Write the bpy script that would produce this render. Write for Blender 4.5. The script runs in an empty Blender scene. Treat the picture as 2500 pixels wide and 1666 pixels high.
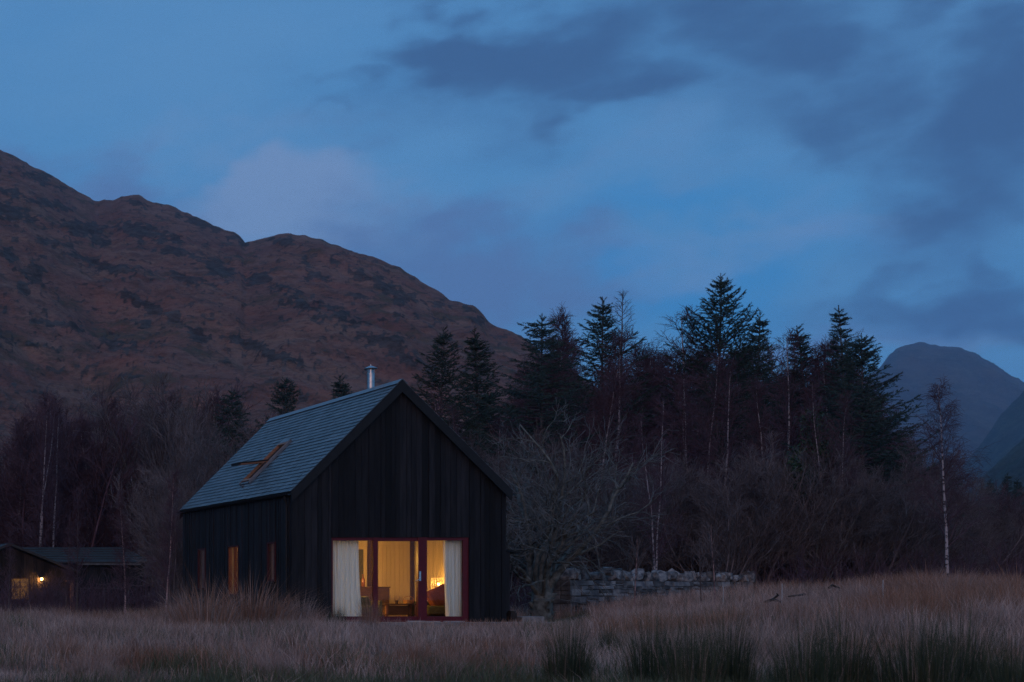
import bpy, bmesh, math, random
import numpy as np
from mathutils import Vector, Matrix
R = math.radians
SC = bpy.context.scene
COL = SC.collection
F = 3529.4; CX = -749.2; CY = 1374.1; EYE = 0.62      # camera constants used to survey the photograph


def wx(px, Y): return (px - CX) / F * Y
def wz(py, Y): return EYE + (CY - py) / F * Y


# ------------------------------------------------------------------ naming helpers
def tag(o, label=None, cat=None, group=None, kind=None):
    if label: o['label'] = label
    if cat: o['category'] = cat
    if group: o['group'] = group
    if kind: o['kind'] = kind
    return o


def empty(name, loc, label, cat, group=None, rz=0.0):
    o = bpy.data.objects.new(name, None); COL.objects.link(o)
    o.empty_display_size = 0.2
    o.location = loc; o.rotation_euler = (0, 0, rz)
    return tag(o, label, cat, group)


def link(name, me, parent=None, world=True):
    o = bpy.data.objects.new(name, me); COL.objects.link(o)
    if parent is not None:
        o.parent = parent
    return o


def npmesh(name, V, faces, mats, mi=None, smooth=False):
    """faces: list of (array (n,k)) polygon index blocks"""
    me = bpy.data.meshes.new(name)
    V = np.asarray(V, dtype=np.float32)
    me.vertices.add(len(V)); me.vertices.foreach_set('co', V.ravel())
    loops = np.concatenate([f.ravel() for f in faces]).astype(np.int32)
    tot = np.concatenate([np.full(len(f), f.shape[1], np.int32) for f in faces])
    st = np.concatenate([[0], np.cumsum(tot)[:-1]]).astype(np.int32)
    me.loops.add(len(loops)); me.loops.foreach_set('vertex_index', loops)
    me.polygons.add(len(tot)); me.polygons.foreach_set('loop_start', st)
    if mi is not None: me.polygons.foreach_set('material_index', np.asarray(mi, np.int32))
    if smooth: me.polygons.foreach_set('use_smooth', np.ones(len(tot), bool))
    for m in (mats if isinstance(mats, (list, tuple)) else [mats]): me.materials.append(m)
    me.update(calc_edges=True); me.validate()
    return me


class MB:
    def __init__(s): s.v = []; s.f = []
    def add(s, vs, fs):
        b = len(s.v); s.v += [tuple(p) for p in vs]; s.f += [tuple(i + b for i in f) for f in fs]
    def box(s, x0, x1, y0, y1, z0, z1):
        s.hexa([(x0, y0, z0), (x1, y0, z0), (x1, y1, z0), (x0, y1, z0), (x0, y0, z1), (x1, y0, z1), (x1, y1, z1), (x0, y1, z1)])
    def hexa(s, p):
        s.add(p, [(0, 3, 2, 1), (4, 5, 6, 7), (0, 1, 5, 4), (1, 2, 6, 5), (2, 3, 7, 6), (3, 0, 4, 7)])
    def prism_xz(s, poly, y0, y1):
        n = len(poly)
        s.add([(x, y0, z) for x, z in poly] + [(x, y1, z) for x, z in poly],
              [tuple(range(n)), tuple(range(2 * n - 1, n - 1, -1))] + [((i + 1) % n, i, n + i, n + (i + 1) % n) for i in range(n)])
    def tube(s, pts, rad, n=8, caps=True):
        pts = [Vector(p) for p in pts]; rings = []
        if not isinstance(rad, (list, tuple)): rad = [rad] * len(pts)
        ref = None
        for i, p in enumerate(pts):
            d = (pts[min(i + 1, len(pts) - 1)] - pts[max(i - 1, 0)])
            if d.length < 1e-9: d = Vector((0, 0, 1))
            d.normalize()
            if ref is None: ref = Vector((1, 0, 0)) if abs(d.x) < 0.9 else Vector((0, 1, 0))
            u = (ref - d * ref.dot(d)).normalized(); w = d.cross(u); ref = u
            rings.append([p + (u * math.cos(2 * math.pi * k / n) + w * math.sin(2 * math.pi * k / n)) * rad[i] for k in range(n)])
        fs = []
        for i in range(len(pts) - 1):
            for k in range(n):
                fs.append((i * n + k, i * n + (k + 1) % n, (i + 1) * n + (k + 1) % n, (i + 1) * n + k))
        if caps:
            fs.append(tuple(range(n - 1, -1, -1))); fs.append(tuple((len(pts) - 1) * n + k for k in range(n)))
        s.add([p for r in rings for p in r], fs)
    def lathe(s, prof, c, n=24):
        vs = []; fs = []
        for r, z in prof:
            for k in range(n):
                a = 2 * math.pi * k / n; vs.append((c[0] + r * math.cos(a), c[1] + r * math.sin(a), c[2] + z))
        for i in range(len(prof) - 1):
            for k in range(n):
                fs.append((i * n + k, i * n + (k + 1) % n, (i + 1) * n + (k + 1) % n, (i + 1) * n + k))
        s.add(vs, fs)
    def build(s, name, m, parent=None, bevel=0, smooth=False, origin=None):
        me = bpy.data.meshes.new(name)
        v = s.v
        if origin is not None: v = [(a - origin[0], b - origin[1], c - origin[2]) for a, b, c in v]
        me.from_pydata(v, [], s.f)
        for q in (m if isinstance(m, (list, tuple)) else [m]): me.materials.append(q)
        bm = bmesh.new(); bm.from_mesh(me); bmesh.ops.recalc_face_normals(bm, faces=bm.faces); bm.to_mesh(me); bm.free()
        if smooth:
            for p in me.polygons: p.use_smooth = True
        o = link(name, me, parent)
        if origin is not None and parent is None: o.location = origin
        if bevel:
            b = o.modifiers.new('bevel', 'BEVEL'); b.width = bevel; b.segments = 2; b.limit_method = 'ANGLE'; b.angle_limit = R(40)
        return o


# ------------------------------------------------------------------ materials
def mat(name, c1, c2=None, scale=4.0, rough=0.8, spec=0.3, stretch=(1, 1, 1), island=0.0, bump=0.0, bscale=None, metal=0.0, detail=5, lo=.35, hi=.65):
    m = bpy.data.materials.new(name); m.use_nodes = True
    nt = m.node_tree; N = nt.nodes; L = nt.links
    b = N['Principled BSDF']
    b.inputs['Roughness'].default_value = rough; b.inputs['Metallic'].default_value = metal
    b.inputs['Specular IOR Level'].default_value = spec
    tc = N.new('ShaderNodeTexCoord'); mp = N.new('ShaderNodeMapping'); mp.inputs['Scale'].default_value = stretch
    L.new(tc.outputs['Object'], mp.inputs['Vector'])
    nz = N.new('ShaderNodeTexNoise'); nz.inputs['Scale'].default_value = scale; nz.inputs['Detail'].default_value = detail
    L.new(mp.outputs[0], nz.inputs['Vector'])
    mr = N.new('ShaderNodeMapRange'); mr.inputs[1].default_value = lo; mr.inputs[2].default_value = hi
    L.new(nz.outputs['Fac'], mr.inputs[0])
    mx = N.new('ShaderNodeMix'); mx.data_type = 'RGBA'
    mx.inputs[6].default_value = (*c1, 1); mx.inputs[7].default_value = (*(c2 or c1), 1)
    L.new(mr.outputs[0], mx.inputs[0])
    out = mx.outputs[2]
    if island:
        g = N.new('ShaderNodeNewGeometry'); r2 = N.new('ShaderNodeMapRange')
        r2.inputs[3].default_value = 1 - island; r2.inputs[4].default_value = 1 + island
        L.new(g.outputs['Random Per Island'], r2.inputs[0])
        hs = N.new('ShaderNodeHueSaturation'); L.new(r2.outputs[0], hs.inputs['Value']); L.new(out, hs.inputs['Color']); out = hs.outputs[0]
    L.new(out, b.inputs['Base Color'])
    if bump:
        bn = N.new('ShaderNodeTexNoise'); bn.inputs['Scale'].default_value = bscale or scale * 3; bn.inputs['Detail'].default_value = 6
        L.new(mp.outputs[0], bn.inputs['Vector'])
        bp = N.new('ShaderNodeBump'); bp.inputs['Strength'].default_value = bump; bp.inputs['Distance'].default_value = 0.02
        L.new(bn.outputs['Fac'], bp.inputs['Height']); L.new(bp.outputs[0], b.inputs['Normal'])
    return m


def glow(name, col, strength):
    m = bpy.data.materials.new(name); m.use_nodes = True
    b = m.node_tree.nodes['Principled BSDF']; b.inputs['Base Color'].default_value = (.8, .7, .5, 1)
    b.inputs['Emission Color'].default_value = (*col, 1); b.inputs['Emission Strength'].default_value = strength
    m.cycles.emission_sampling = 'NONE'
    return m


def glassmat():
    m = bpy.data.materials.new('window glass'); m.use_nodes = True
    nt = m.node_tree; N = nt.nodes; L = nt.links; N.remove(N['Principled BSDF'])
    t = N.new('ShaderNodeBsdfTransparent'); t.inputs[0].default_value = (.93, .95, .94, 1)
    g = N.new('ShaderNodeBsdfGlossy'); g.inputs['Roughness'].default_value = 0.02; g.inputs[0].default_value = (.9, .95, 1, 1)
    fr = N.new('ShaderNodeFresnel'); ge = N.new('ShaderNodeNewGeometry'); ir = N.new('ShaderNodeMapRange'); ir.inputs[3].default_value = 1.25; ir.inputs[4].default_value = .80; L.new(ge.outputs['Backfacing'], ir.inputs[0]); L.new(ir.outputs[0], fr.inputs[0])
    mx = N.new('ShaderNodeMixShader'); L.new(fr.outputs[0], mx.inputs[0]); L.new(t.outputs[0], mx.inputs[1]); L.new(g.outputs[0], mx.inputs[2])
    L.new(mx.outputs[0], N['Material Output'].inputs[0])
    return m


def fabric(name, c, tr=0.35):
    m = bpy.data.materials.new(name); m.use_nodes = True
    nt = m.node_tree; N = nt.nodes; L = nt.links; b = N['Principled BSDF']
    b.inputs['Base Color'].default_value = (*c, 1); b.inputs['Roughness'].default_value = .95; b.inputs['Specular IOR Level'].default_value = .1
    nz = N.new('ShaderNodeTexNoise'); nz.inputs['Scale'].default_value = 60
    bp = N.new('ShaderNodeBump'); bp.inputs['Strength'].default_value = .15; bp.inputs['Distance'].default_value = .01
    L.new(nz.outputs[0], bp.inputs['Height']); L.new(bp.outputs[0], b.inputs['Normal'])
    tl = N.new('ShaderNodeBsdfTranslucent'); tl.inputs[0].default_value = (*c, 1)
    mx = N.new('ShaderNodeMixShader'); mx.inputs[0].default_value = tr
    L.new(b.outputs[0], mx.inputs[1]); L.new(tl.outputs[0], mx.inputs[2]); L.new(mx.outputs[0], N['Material Output'].inputs[0])
    return m


GLASS = glassmat()
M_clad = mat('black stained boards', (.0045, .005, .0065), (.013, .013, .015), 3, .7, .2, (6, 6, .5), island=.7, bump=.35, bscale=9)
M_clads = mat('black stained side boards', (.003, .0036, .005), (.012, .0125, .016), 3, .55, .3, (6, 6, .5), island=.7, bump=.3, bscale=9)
M_black = mat('black paint', (.006, .006, .007), (.010, .010, .011), 8, .55, .25)
M_slate = mat('blue grey slate', (.054, .068, .080), (.088, .101, .111), 2.5, .42, .5, island=.28, bump=.25, bscale=25)
M_lead = mat('ridge lead', (.11, .13, .15), (.16, .18, .20), 3, .4, .5, metal=.3)
M_steel = mat('stainless flue', (.36, .38, .40), (.46, .47, .49), 12, .34, .5, metal=1.0)
M_brown = mat('brown black boards', (.010, .007, .006), (.028, .019, .015), 3, .75, .2, (6, 6, .5), island=.5)
M_red = mat('deep red paint', (.075, .004, .010), (.10, .006, .013), 6, .45, .3)
M_frame = mat('dark red brown frame', (.045, .008, .010), (.06, .011, .012), 6, .5, .3)
M_timber = mat('orange timber', (.20, .10, .06), (.27, .14, .085), 5, .55, .3, (1, 1, 8))
M_chrome = mat('brushed steel', (.6, .6, .62), (.7, .7, .72), 20, .25, .5, metal=1)
M_patio = mat('patio stone', (.16, .155, .15), (.25, .24, .235), 6, .85, .2, bump=.3)
M_cream = mat('cream boards', (.60, .49, .29), (.68, .56, .34), 1.5, .6, .3, (4, 4, .4), island=.1)
M_floorw = mat('oak floor', (.22, .12, .05), (.30, .17, .08), 3, .5, .4, (1, 8, 1), island=.15)
M_white = mat('white ceiling', (.68, .66, .60), (.72, .70, .64), 3, .8, .2)
M_dkwood = mat('dark wood', (.05, .024, .011), (.09, .042, .018), 4, .45, .4, (1, 1, 6))
M_olive = mat('olive upholstery', (.09, .085, .03), (.13, .12, .05), 12, .95, .1, bump=.3, bscale=80)
M_rust = mat('rust cushion cloth', (.20, .06, .018), (.26, .08, .026), 12, .95, .1, bump=.3, bscale=80)
M_wicker = mat('wicker', (.33, .16, .05), (.45, .24, .09), 40, .7, .3, bump=.4, bscale=60)
M_bottle = mat('amber bottle', (.20, .06, .01), (.26, .09, .02), 5, .12, .6)
M_pic = mat('picture print', (.22, .16, .08), (.40, .32, .18), 9, .8, .2)
M_curt = fabric('cream curtain', (.80, .86, .83), .05)
M_blind = fabric('grey blind', (.34, .21, .19), .07)
M_stone = mat('wall stone', (.07, .072, .080), (.20, .195, .19), 3.0, .9, .2, island=.6, bump=.7, bscale=14)
M_core = mat('wall core rubble', (.03, .03, .032), (.06, .06, .06), 6, .95, .1)
M_coping = mat('lichened coping stone', (.05, .052, .060), (.24, .235, .23), 7.0, .9, .2, island=.55, bump=.6, bscale=16)
M_bark = mat('brown bark', (.055, .042, .042), (.10, .08, .078), 5, .9, .15, (1, 1, .3), bump=.5)
M_birch = mat('pale birch bark', (.06, .05, .052), (.31, .26, .26), 5, .85, .15, (1, 1, 2.4), bump=.2, lo=.38, hi=.5)
M_redbark = mat('reddish birch bark', (.10, .06, .06), (.30, .20, .19), 5, .8, .2, (1, 1, 2.0), lo=.38, hi=.55)
M_moss = mat('mossy grey bark', (.055, .060, .054), (.16, .17, .155), 7, .95, .1, bump=.6)
M_twigp = mat('purple brown twigs', (.070, .037, .050), (.110, .062, .076), 1.2, .8, .2, island=.3)
M_twigg = mat('grey brown twigs', (.092, .073, .075), (.165, .135, .134), 1.2, .8, .2, island=.35)
M_twigm = mat('lichen grey twigs', (.085, .088, .086), (.16, .165, .16), 1.2, .85, .2, island=.35)
M_needle = mat('spruce needles', (.016, .030, .022), (.034, .054, .037), .9, .7, .3, island=.4)
M_needleb = mat('spruce needles bluish', (.022, .040, .034), (.040, .065, .052), .9, .7, .3, island=.4)
M_leaf = mat('glossy evergreen leaf', (.014, .042, .014), (.03, .075, .026), 2, .45, .4, island=.4)
M_straw = mat('bleached straw', (.20, .136, .115), (.49, .36, .305), .8, .85, .15, island=.35)
M_rustg = mat('rusty dead grass', (.21, .112, .075), (.33, .19, .13), .7, .85, .15, island=.35)
M_green = mat('short green grass', (.062, .078, .042), (.125, .128, .075), .7, .8, .2, island=.35)
M_rush = mat('dark green rush', (.024, .040, .020), (.062, .068, .036), 1.5, .7, .25, island=.4)
M_soil = mat('meadow soil', (.055, .045, .035), (.105, .080, .062), .8, .95, .1, bump=.5)
M_log = mat('weathered log', (.016, .014, .013), (.045, .04, .037), 6, .9, .15, (1, 1, 1), bump=.5)
M_pale = mat('pale weathered board', (.30, .30, .30), (.38, .38, .38), 6, .8, .2)
M_reveal = mat('dull tan reveal', (.13, .105, .08), (.17, .14, .105), 5, .6, .2)
M_dull = mat('dull grey board', (.07, .07, .07), (.12, .12, .12), 6, .8, .2)
M_tin = mat('cabin roof sheet', (.022, .022, .022), (.038, .036, .034), 2, .7, .3)
M_bulb = glow('lamp bulb', (1, .5, .15), 8)
M_bulb2 = glow('outdoor lamp bulb', (1, .42, .10), 9)
M_globe = glow('opal globe', (1, .55, .18), 1.2)  # globe of the added lamp behind the left curtain
M_shade = glow('lit lattice shade', (1, .42, .10), .22)


# ------------------------------------------------------------------ numpy noise and terrain
def vnoise(x, y, seed=0):
    xi = np.floor(x).astype(np.int64); yi = np.floor(y).astype(np.int64)
    fx = x - xi; fy = y - yi; fx = fx * fx * (3 - 2 * fx); fy = fy * fy * (3 - 2 * fy)
    def h(a, b):
        n = (a * 374761393 + b * 668265263 + seed * 1442695041) & 0xffffffff
        n = ((n ^ (n >> 13)) * 1274126177) & 0xffffffff
        n = (n ^ (n >> 16)) & 0xffff
        return n / 65535.0
    return (h(xi, yi) * (1 - fx) + h(xi + 1, yi) * fx) * (1 - fy) + (h(xi, yi + 1) * (1 - fx) + h(xi + 1, yi + 1) * fx) * fy


def fbm(x, y, o=5, seed=0):
    a = .5; s = 0; t = 0
    for i in range(o):
        s = s + a * vnoise(x, y, seed + i); t += a; x = x * 2.03; y = y * 2.03; a *= .5
    return s / t


def sstep(a, b, x):
    t = np.clip((x - a) / (b - a), 0, 1); return t * t * (3 - 2 * t)


def ground_z(X, Y):
    X = np.asarray(X, float); Y = np.asarray(Y, float)
    u = X / np.maximum(Y, 4.0)
    z = -.58 + .43 * sstep(20, 37, Y)
    z = z + .62 * sstep(.56, .80, u) * sstep(22, 44, Y) * (1 - sstep(1.2, 2.0, u))
    z = z + .26 * sstep(41, 47, Y) * sstep(.56, .60, u)
    z = z + .06 * (fbm(X * .22, Y * .22, 3, 5) - .5) * 2
    k = sstep(15.2, 16.0, X) * (1 - sstep(22.9, 24.2, X)) * sstep(38.0, 38.8, Y) * (1 - sstep(48.8, 50, Y))
    return z * (1 - k) + (-.12) * k
def gz(x, y): return float(ground_z(np.array([x]), np.array([y]))[0])


# ------------------------------------------------------------------ ground
def build_ground():
    xs = np.concatenate([np.linspace(-4000, -60, 14), np.linspace(-40, -4, 10), np.arange(0, 62, .5), np.linspace(65, 140, 16), np.linspace(200, 7000, 14)])
    ys = np.concatenate([np.linspace(-600, -20, 7), np.arange(-8, 62, .5), np.linspace(65, 150, 18), np.linspace(200, 6500, 16)])
    X, Y = np.meshgrid(xs, ys); Z = ground_z(X, Y)
    V = np.stack([X, Y, Z], -1).reshape(-1, 3); n = len(xs); m = len(ys)
    i = (np.arange(m - 1)[:, None] * n + np.arange(n - 1)[None]).ravel()
    o = link('ground', npmesh('ground', V, [np.stack([i, i + 1, i + n + 1, i + n], -1)], M_soil, smooth=True))
    tag(o, kind='structure')
build_ground()


# ------------------------------------------------------------------ hills
def hill_mat(name, heather, heather2, rock, rock2, sc):
    m = bpy.data.materials.new(name); m.use_nodes = True
    nt = m.node_tree; N = nt.nodes; L = nt.links; b = N['Principled BSDF']; b.inputs['Roughness'].default_value = .95; b.inputs['Specular IOR Level'].default_value = .1
    tc = N.new('ShaderNodeTexCoord'); mp = N.new('ShaderNodeMapping'); mp.inputs['Scale'].default_value = (1, .5, 2.2); L.new(tc.outputs['Object'], mp.inputs[0])
    def noise(s, d, ro=.6):
        n = N.new('ShaderNodeTexNoise'); n.inputs['Scale'].default_value = s * sc; n.inputs['Detail'].default_value = d; n.inputs['Roughness'].default_value = ro
        L.new(mp.outputs[0], n.inputs['Vector']); return n.outputs[0]
    def rng(x, a, c_):
        r = N.new('ShaderNodeMapRange'); r.inputs[1].default_value = a; r.inputs[2].default_value = c_; L.new(x, r.inputs[0]); return r.outputs[0]
    def mix(f, a, c_):
        x = N.new('ShaderNodeMix'); x.data_type = 'RGBA'; L.new(f, x.inputs[0])
        for s_, val in ((6, a), (7, c_)):
            if isinstance(val, tuple): x.inputs[s_].default_value = (*val, 1)
            else: L.new(val, x.inputs[s_])
        return x.outputs[2]
    base = mix(rng(noise(.012, 8), .38, .62), heather, heather2)
    base = mix(rng(noise(.03, 8, .75), .44, .62), base, tuple((heather[0] * 1.05, heather[1] * 1.25, heather[2] * 1.2)))
    base = mix(rng(noise(.09, 8, .8), .46, .62), base, tuple(c * .5 for c in heather))
    base = mix(rng(noise(.045, 8, .75), .54, .64), base, tuple((heather[0] * .45, heather[1] * .72, heather[2] * .62)))
    base = mix(rng(noise(.6, 5, .8), .50, .72), base, tuple(c * .45 for c in heather2))
    rk = mix(rng(noise(.22, 8, .85), .44, .60), rock, rock2)
    at = N.new('ShaderNodeAttribute'); at.attribute_name = 'crag'
    ad = N.new('ShaderNodeMath'); ad.operation = 'MULTIPLY_ADD'; L.new(noise(.30, 8, .9), ad.inputs[0]); ad.inputs[1].default_value = 2.6; L.new(at.outputs['Fac'], ad.inputs[2])
    r9 = N.new('ShaderNodeMapRange'); r9.inputs[1].default_value = 1.72; r9.inputs[2].default_value = 2.02; r9.inputs[4].default_value = .82; L.new(ad.outputs[0], r9.inputs[0])
    col = mix(r9.outputs[0], base, rk)
    L.new(col, b.inputs['Base Color'])
    bp = N.new('ShaderNodeBump'); bp.inputs['Strength'].default_value = .8; bp.inputs['Distance'].default_value = 3.0 / sc
    L.new(noise(.18, 6, .7), bp.inputs['Height']); L.new(bp.outputs[0], b.inputs['Normal'])
    return m


CRAGS = [(95, 408, 70, 12), (150, 432, 40, 12), (20, 440, 40, 14), (30, 492, 60, 22), (185, 525, 55, 20), (110, 470, 60, 10), (310, 468, 45, 10), (330, 535, 80, 20), (460, 512, 50, 14), (525, 543, 45, 14),
         (85, 640, 34, 26), (60, 665, 26, 14), (200, 598, 45, 12), (265, 622, 42, 12), (300, 690, 26, 18), (350, 708, 34, 18), (395, 725, 26, 16), (430, 640, 44, 12), (490, 610, 34, 16), (520, 628, 60, 16),
         (585, 640, 52, 18), (640, 668, 44, 15), (690, 700, 40, 17), (735, 705, 24, 22), (770, 728, 50, 22), (820, 745, 52, 20), (860, 775, 44, 18), (905, 798, 44, 22), (930, 820, 40, 18), (590, 805, 34, 11), (640, 825, 40, 12),
         (690, 840, 36, 14), (470, 778, 30, 12), (540, 785, 40, 9), (440, 760, 30, 8), (700, 600, 14, 22), (770, 600, 14, 16), (735, 640, 26, 10), (850, 640, 40, 12), (890, 665, 30, 12), (930, 690, 30, 16), (960, 728, 36, 14),
         (1010, 735, 30, 14), (920, 735, 22, 12), (1080, 712, 26, 12), (1100, 735, 28, 14), (560, 560, 24, 8), (660, 560, 30, 10), (130, 745, 70, 8), (250, 760, 50, 9), (60, 790, 60, 8), (280, 800, 40, 12), (330, 745, 50, 9),
         (200, 860, 40, 9), (120, 855, 40, 8), (60, 900, 44, 8), (280, 865, 40, 8), (20, 590, 30, 14), (120, 560, 40, 12), (240, 560, 30, 10), (400, 580, 50, 8), (820, 690, 30, 9), (1000, 700, 30, 8)]


def build_hill(name, prof, yr, yf, ncol, nrow, m, amp, nsc, seed, crags=None, power=1.0, rnd=.0, label=None, rough=0.0):
    px = np.linspace(prof[0][0], prof[-1][0], ncol)
    py = np.interp(px, [p[0] for p in prof], [p[1] for p in prof])
    py = py + rough * ((fbm(px * .05, px * 0 + seed, 5, 61) - .5) * 9 + np.abs(fbm(px * .021, px * 0 + 3.3, 4, 62) - .5) * -10 + 1.5)
    Yr = yr(px); u = (px - CX) / F
    zr = EYE + (CY - py) / F * Yr
    t = np.concatenate([np.linspace(0, 1, nrow), 1 + np.linspace(.02, .8, 14)])
    T, P = np.meshgrid(t, px, indexing='ij'); YR = np.broadcast_to(Yr, T.shape); ZR = np.broadcast_to(zr, T.shape); U = np.broadcast_to(u, T.shape)
    Y = yf + T * (YR - yf); X = U * Y
    Tc = np.clip(T, 0, 1)
    Z = -3 + (ZR + 3) * Tc ** power - np.where(T > 1, (T - 1) ** 2 * ZR * .9 + (T - 1) * ZR * .25, 0)
    env = sstep(0, .15, T) * (1 - .75 * sstep(.8, 1.0, Tc))
    n1 = fbm(X * nsc, Y * nsc * .6, 6, seed) - .5
    n2 = np.abs(fbm(X * nsc * 2.2 + 7, Y * nsc * .9, 6, seed + 9) - .5)
    Z = Z + env * amp * (n1 * 3.0) + env * amp * (.25 - n2) * 1.9
    Z = Z + (1 - env) * amp * .16 * (fbm(X * nsc * 6, Y * nsc * 6, 4, seed + 3) - .5) * sstep(.5, .9, T)
    crag = np.zeros_like(Z)
    PY = CY - (Z - EYE) / Y * F
    if crags:
        nn = fbm(P * .022, PY * .05, 6, 31); n3 = fbm(P * .09, PY * .20, 5, 77)
        for (cx, cy, rx, ry) in crags:
            dx = P - cx; dy = PY - cy - dx * .22
            d = np.sqrt((dx / rx * 1.12) ** 2 + (dy / ry * 1.2) ** 2) + (nn - .5) * 2.6 + (n3 - .5) * 2.6
            crag = np.maximum(crag, 1 - sstep(.72, 1.0, d))
    sp = fbm(P * .075 + 9, PY * .19 + 3, 6, 55)
    crag = np.maximum(crag, sstep(.585, .63, sp) * rnd)
    crag = crag * (1 - sstep(1.0, 1.02, T))
    rg = np.abs(fbm(X * .13, Y * .07, 4, 12) - .5)
    Z = Z + crag * env * (amp * .28 * (.5 - rg * 3))
    V = np.stack([X, Y, Z], -1).reshape(-1, 3); n = ncol; mm = len(t)
    i = (np.arange(mm - 1)[:, None] * n + np.arange(n - 1)[None]).ravel()
    me = npmesh(name, V, [np.stack([i, i + 1, i + n + 1, i + n], -1)], m, smooth=True)
    at = me.attributes.new('crag', 'FLOAT', 'POINT'); at.data.foreach_set('value', crag.astype(np.float32).ravel())
    return tag(link(name, me), label, kind='structure')


MH1 = hill_mat('heather hillside', (.235, .103, .078), (.172, .074, .060), (.022, .020, .020), (.088, .080, .076), 1.0)
MH2 = hill_mat('far hillside', (.12, .085, .065), (.045, .043, .038), (.02, .02, .02), (.07, .07, .07), .25)
MH3 = hill_mat('green valley side', (.075, .066, .046), (.040, .040, .030), (.02, .022, .02), (.04, .04, .04), .5)
build_hill('hill', [(-4200, 420), (-3400, 330), (-2600, 260), (-2000, 120), (-1500, 60), (-900, 120), (-500, 175), (-200, 262), (0, 345), (60, 372), (120, 405), (160, 430), (178, 444), (205, 456), (225, 463), (262, 462), (280, 454), (300, 451), (322, 454), (350, 470), (390, 474), (430, 486), (480, 512), (520, 528), (540, 533),
                    (552, 543), (565, 557), (585, 553), (620, 543), (650, 538), (690, 543), (740, 557), (800, 578), (860, 597), (920, 622), (980, 655), (1030, 684), (1060, 690), (1090, 695), (1108, 712), (1122, 736), (1150, 750), (1180, 764),
                    (1200, 776), (1240, 808), (1290, 834), (1340, 875), (1500, 980), (1700, 1100), (1900, 1210), (2100, 1300), (2400, 1385)],
           lambda p: np.clip(900 - .28 * p, 330, 1200), 135, 1000, 330, MH1, 6.5, .020, 4, CRAGS, 1.0, .7, rough=1.0)
build_hill('hill', [(1500, 1250), (1750, 1080), (1950, 905), (2020, 858), (2045, 825), (2062, 811), (2078, 807), (2090, 804), (2115, 803), (2140, 807), (2158, 811), (2180, 811), (2205, 811), (2240, 821), (2285, 842), (2310, 858), (2325, 868), (2340, 872), (2353, 884), (2450, 925), (2700, 1005), (3200, 1150)],
           lambda p: 4000 + 0 * p, 2300, 420, 160, MH2, 70, .0035, 8, rough=.55)
build_hill('hill', [(1900, 1380), (2080, 1210), (2190, 1105), (2250, 1035), (2300, 965), (2353, 903), (2450, 820), (2600, 760), (3000, 700)], lambda p: 2300 + 0 * p, 1300, 220, 120, MH3, 30, .006, 18, rough=.6)
build_hill('hill', [(2000, 1380), (2150, 1230), (2250, 1110), (2300, 1065), (2353, 1010), (2450, 940), (2700, 870), (3000, 840)], lambda p: 1200 + 0 * p, 600, 200, 100, MH3, 16, .012, 28, rough=.6)

# ------------------------------------------------------------------ branching trees
class Tree:
    def __init__(s, seed): s.r = random.Random(seed); s.seg = [[], [], []]       # per material slot
    def limb(s, p, d, L, r0, r1, n, wander, trop, slot, gnarl=0):
        """grow one limb; returns list of (pos, dir, radius, t)"""
        r = s.r; p = Vector(p); d = Vector(d).normalized(); out = [(p.copy(), d.copy(), r0, 0.0)]
        st = L / n; A = s.seg[slot]
        for i in range(n):
            d = d + Vector((r.gauss(0, wander), r.gauss(0, wander), r.gauss(0, wander) + trop)); d.normalize()
            q = p + d * st; ra = r0 + (r1 - r0) * i / n; rb = r0 + (r1 - r0) * (i + 1) / n
            A.append((p.x, p.y, p.z, q.x, q.y, q.z, ra, rb)); p = q
            out.append((p.copy(), d.copy(), rb, (i + 1) / n))
        return out
    def side(s, d, ang):
        r = s.r; d = Vector(d); a = Vector((r.gauss(0, 1), r.gauss(0, 1), r.gauss(0, 1))); a = (a - d * a.dot(d))
        if a.length < 1e-6: a = Vector((1, 0, 0))
        a.normalize(); return (d * math.cos(ang) + a * math.sin(ang)).normalized()
    def at(s, path, t):
        x = t * (len(path) - 1); i = min(int(x), len(path) - 2); f = x - i
        a, b = path[i], path[i + 1]; return a[0].lerp(b[0], f), a[1].lerp(b[1], f).normalized(), a[2] + (b[2] - a[2]) * f
    def mesh(s, name, slot, m, sides=3):
        A = np.array(s.seg[slot], np.float64).reshape(-1, 8)
        return npmesh(name, *segs(A, sides), m, smooth=sides > 3)


def segs(A, n):
    p0 = A[:, :3]; p1 = A[:, 3:6]; r0 = A[:, 6:7]; r1 = A[:, 7:8]
    d = p1 - p0; d /= np.maximum(np.linalg.norm(d, axis=1, keepdims=True), 1e-9)
    ref = np.where(np.abs(d[:, 2:3]) > .95, np.array([[1., 0, 0]]), np.array([[0, 0, 1.]]))
    u = np.cross(d, ref); u /= np.maximum(np.linalg.norm(u, axis=1, keepdims=True), 1e-9); w = np.cross(d, u)
    N = len(A); V = np.zeros((N, 2 * n, 3))
    for k in range(n):
        a = 2 * math.pi * k / n; off = u * math.cos(a) + w * math.sin(a)
        V[:, k] = p0 + off * r0; V[:, n + k] = p1 + d * r1 * .3 + off * r1
    b = (np.arange(N) * 2 * n)[:, None]; Fs = []
    for k in range(n):
        Fs.append(np.concatenate([b + k, b + (k + 1) % n, b + n + (k + 1) % n, b + n + k], 1))
    return V.reshape(-1, 3), [np.concatenate(Fs)]


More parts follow.
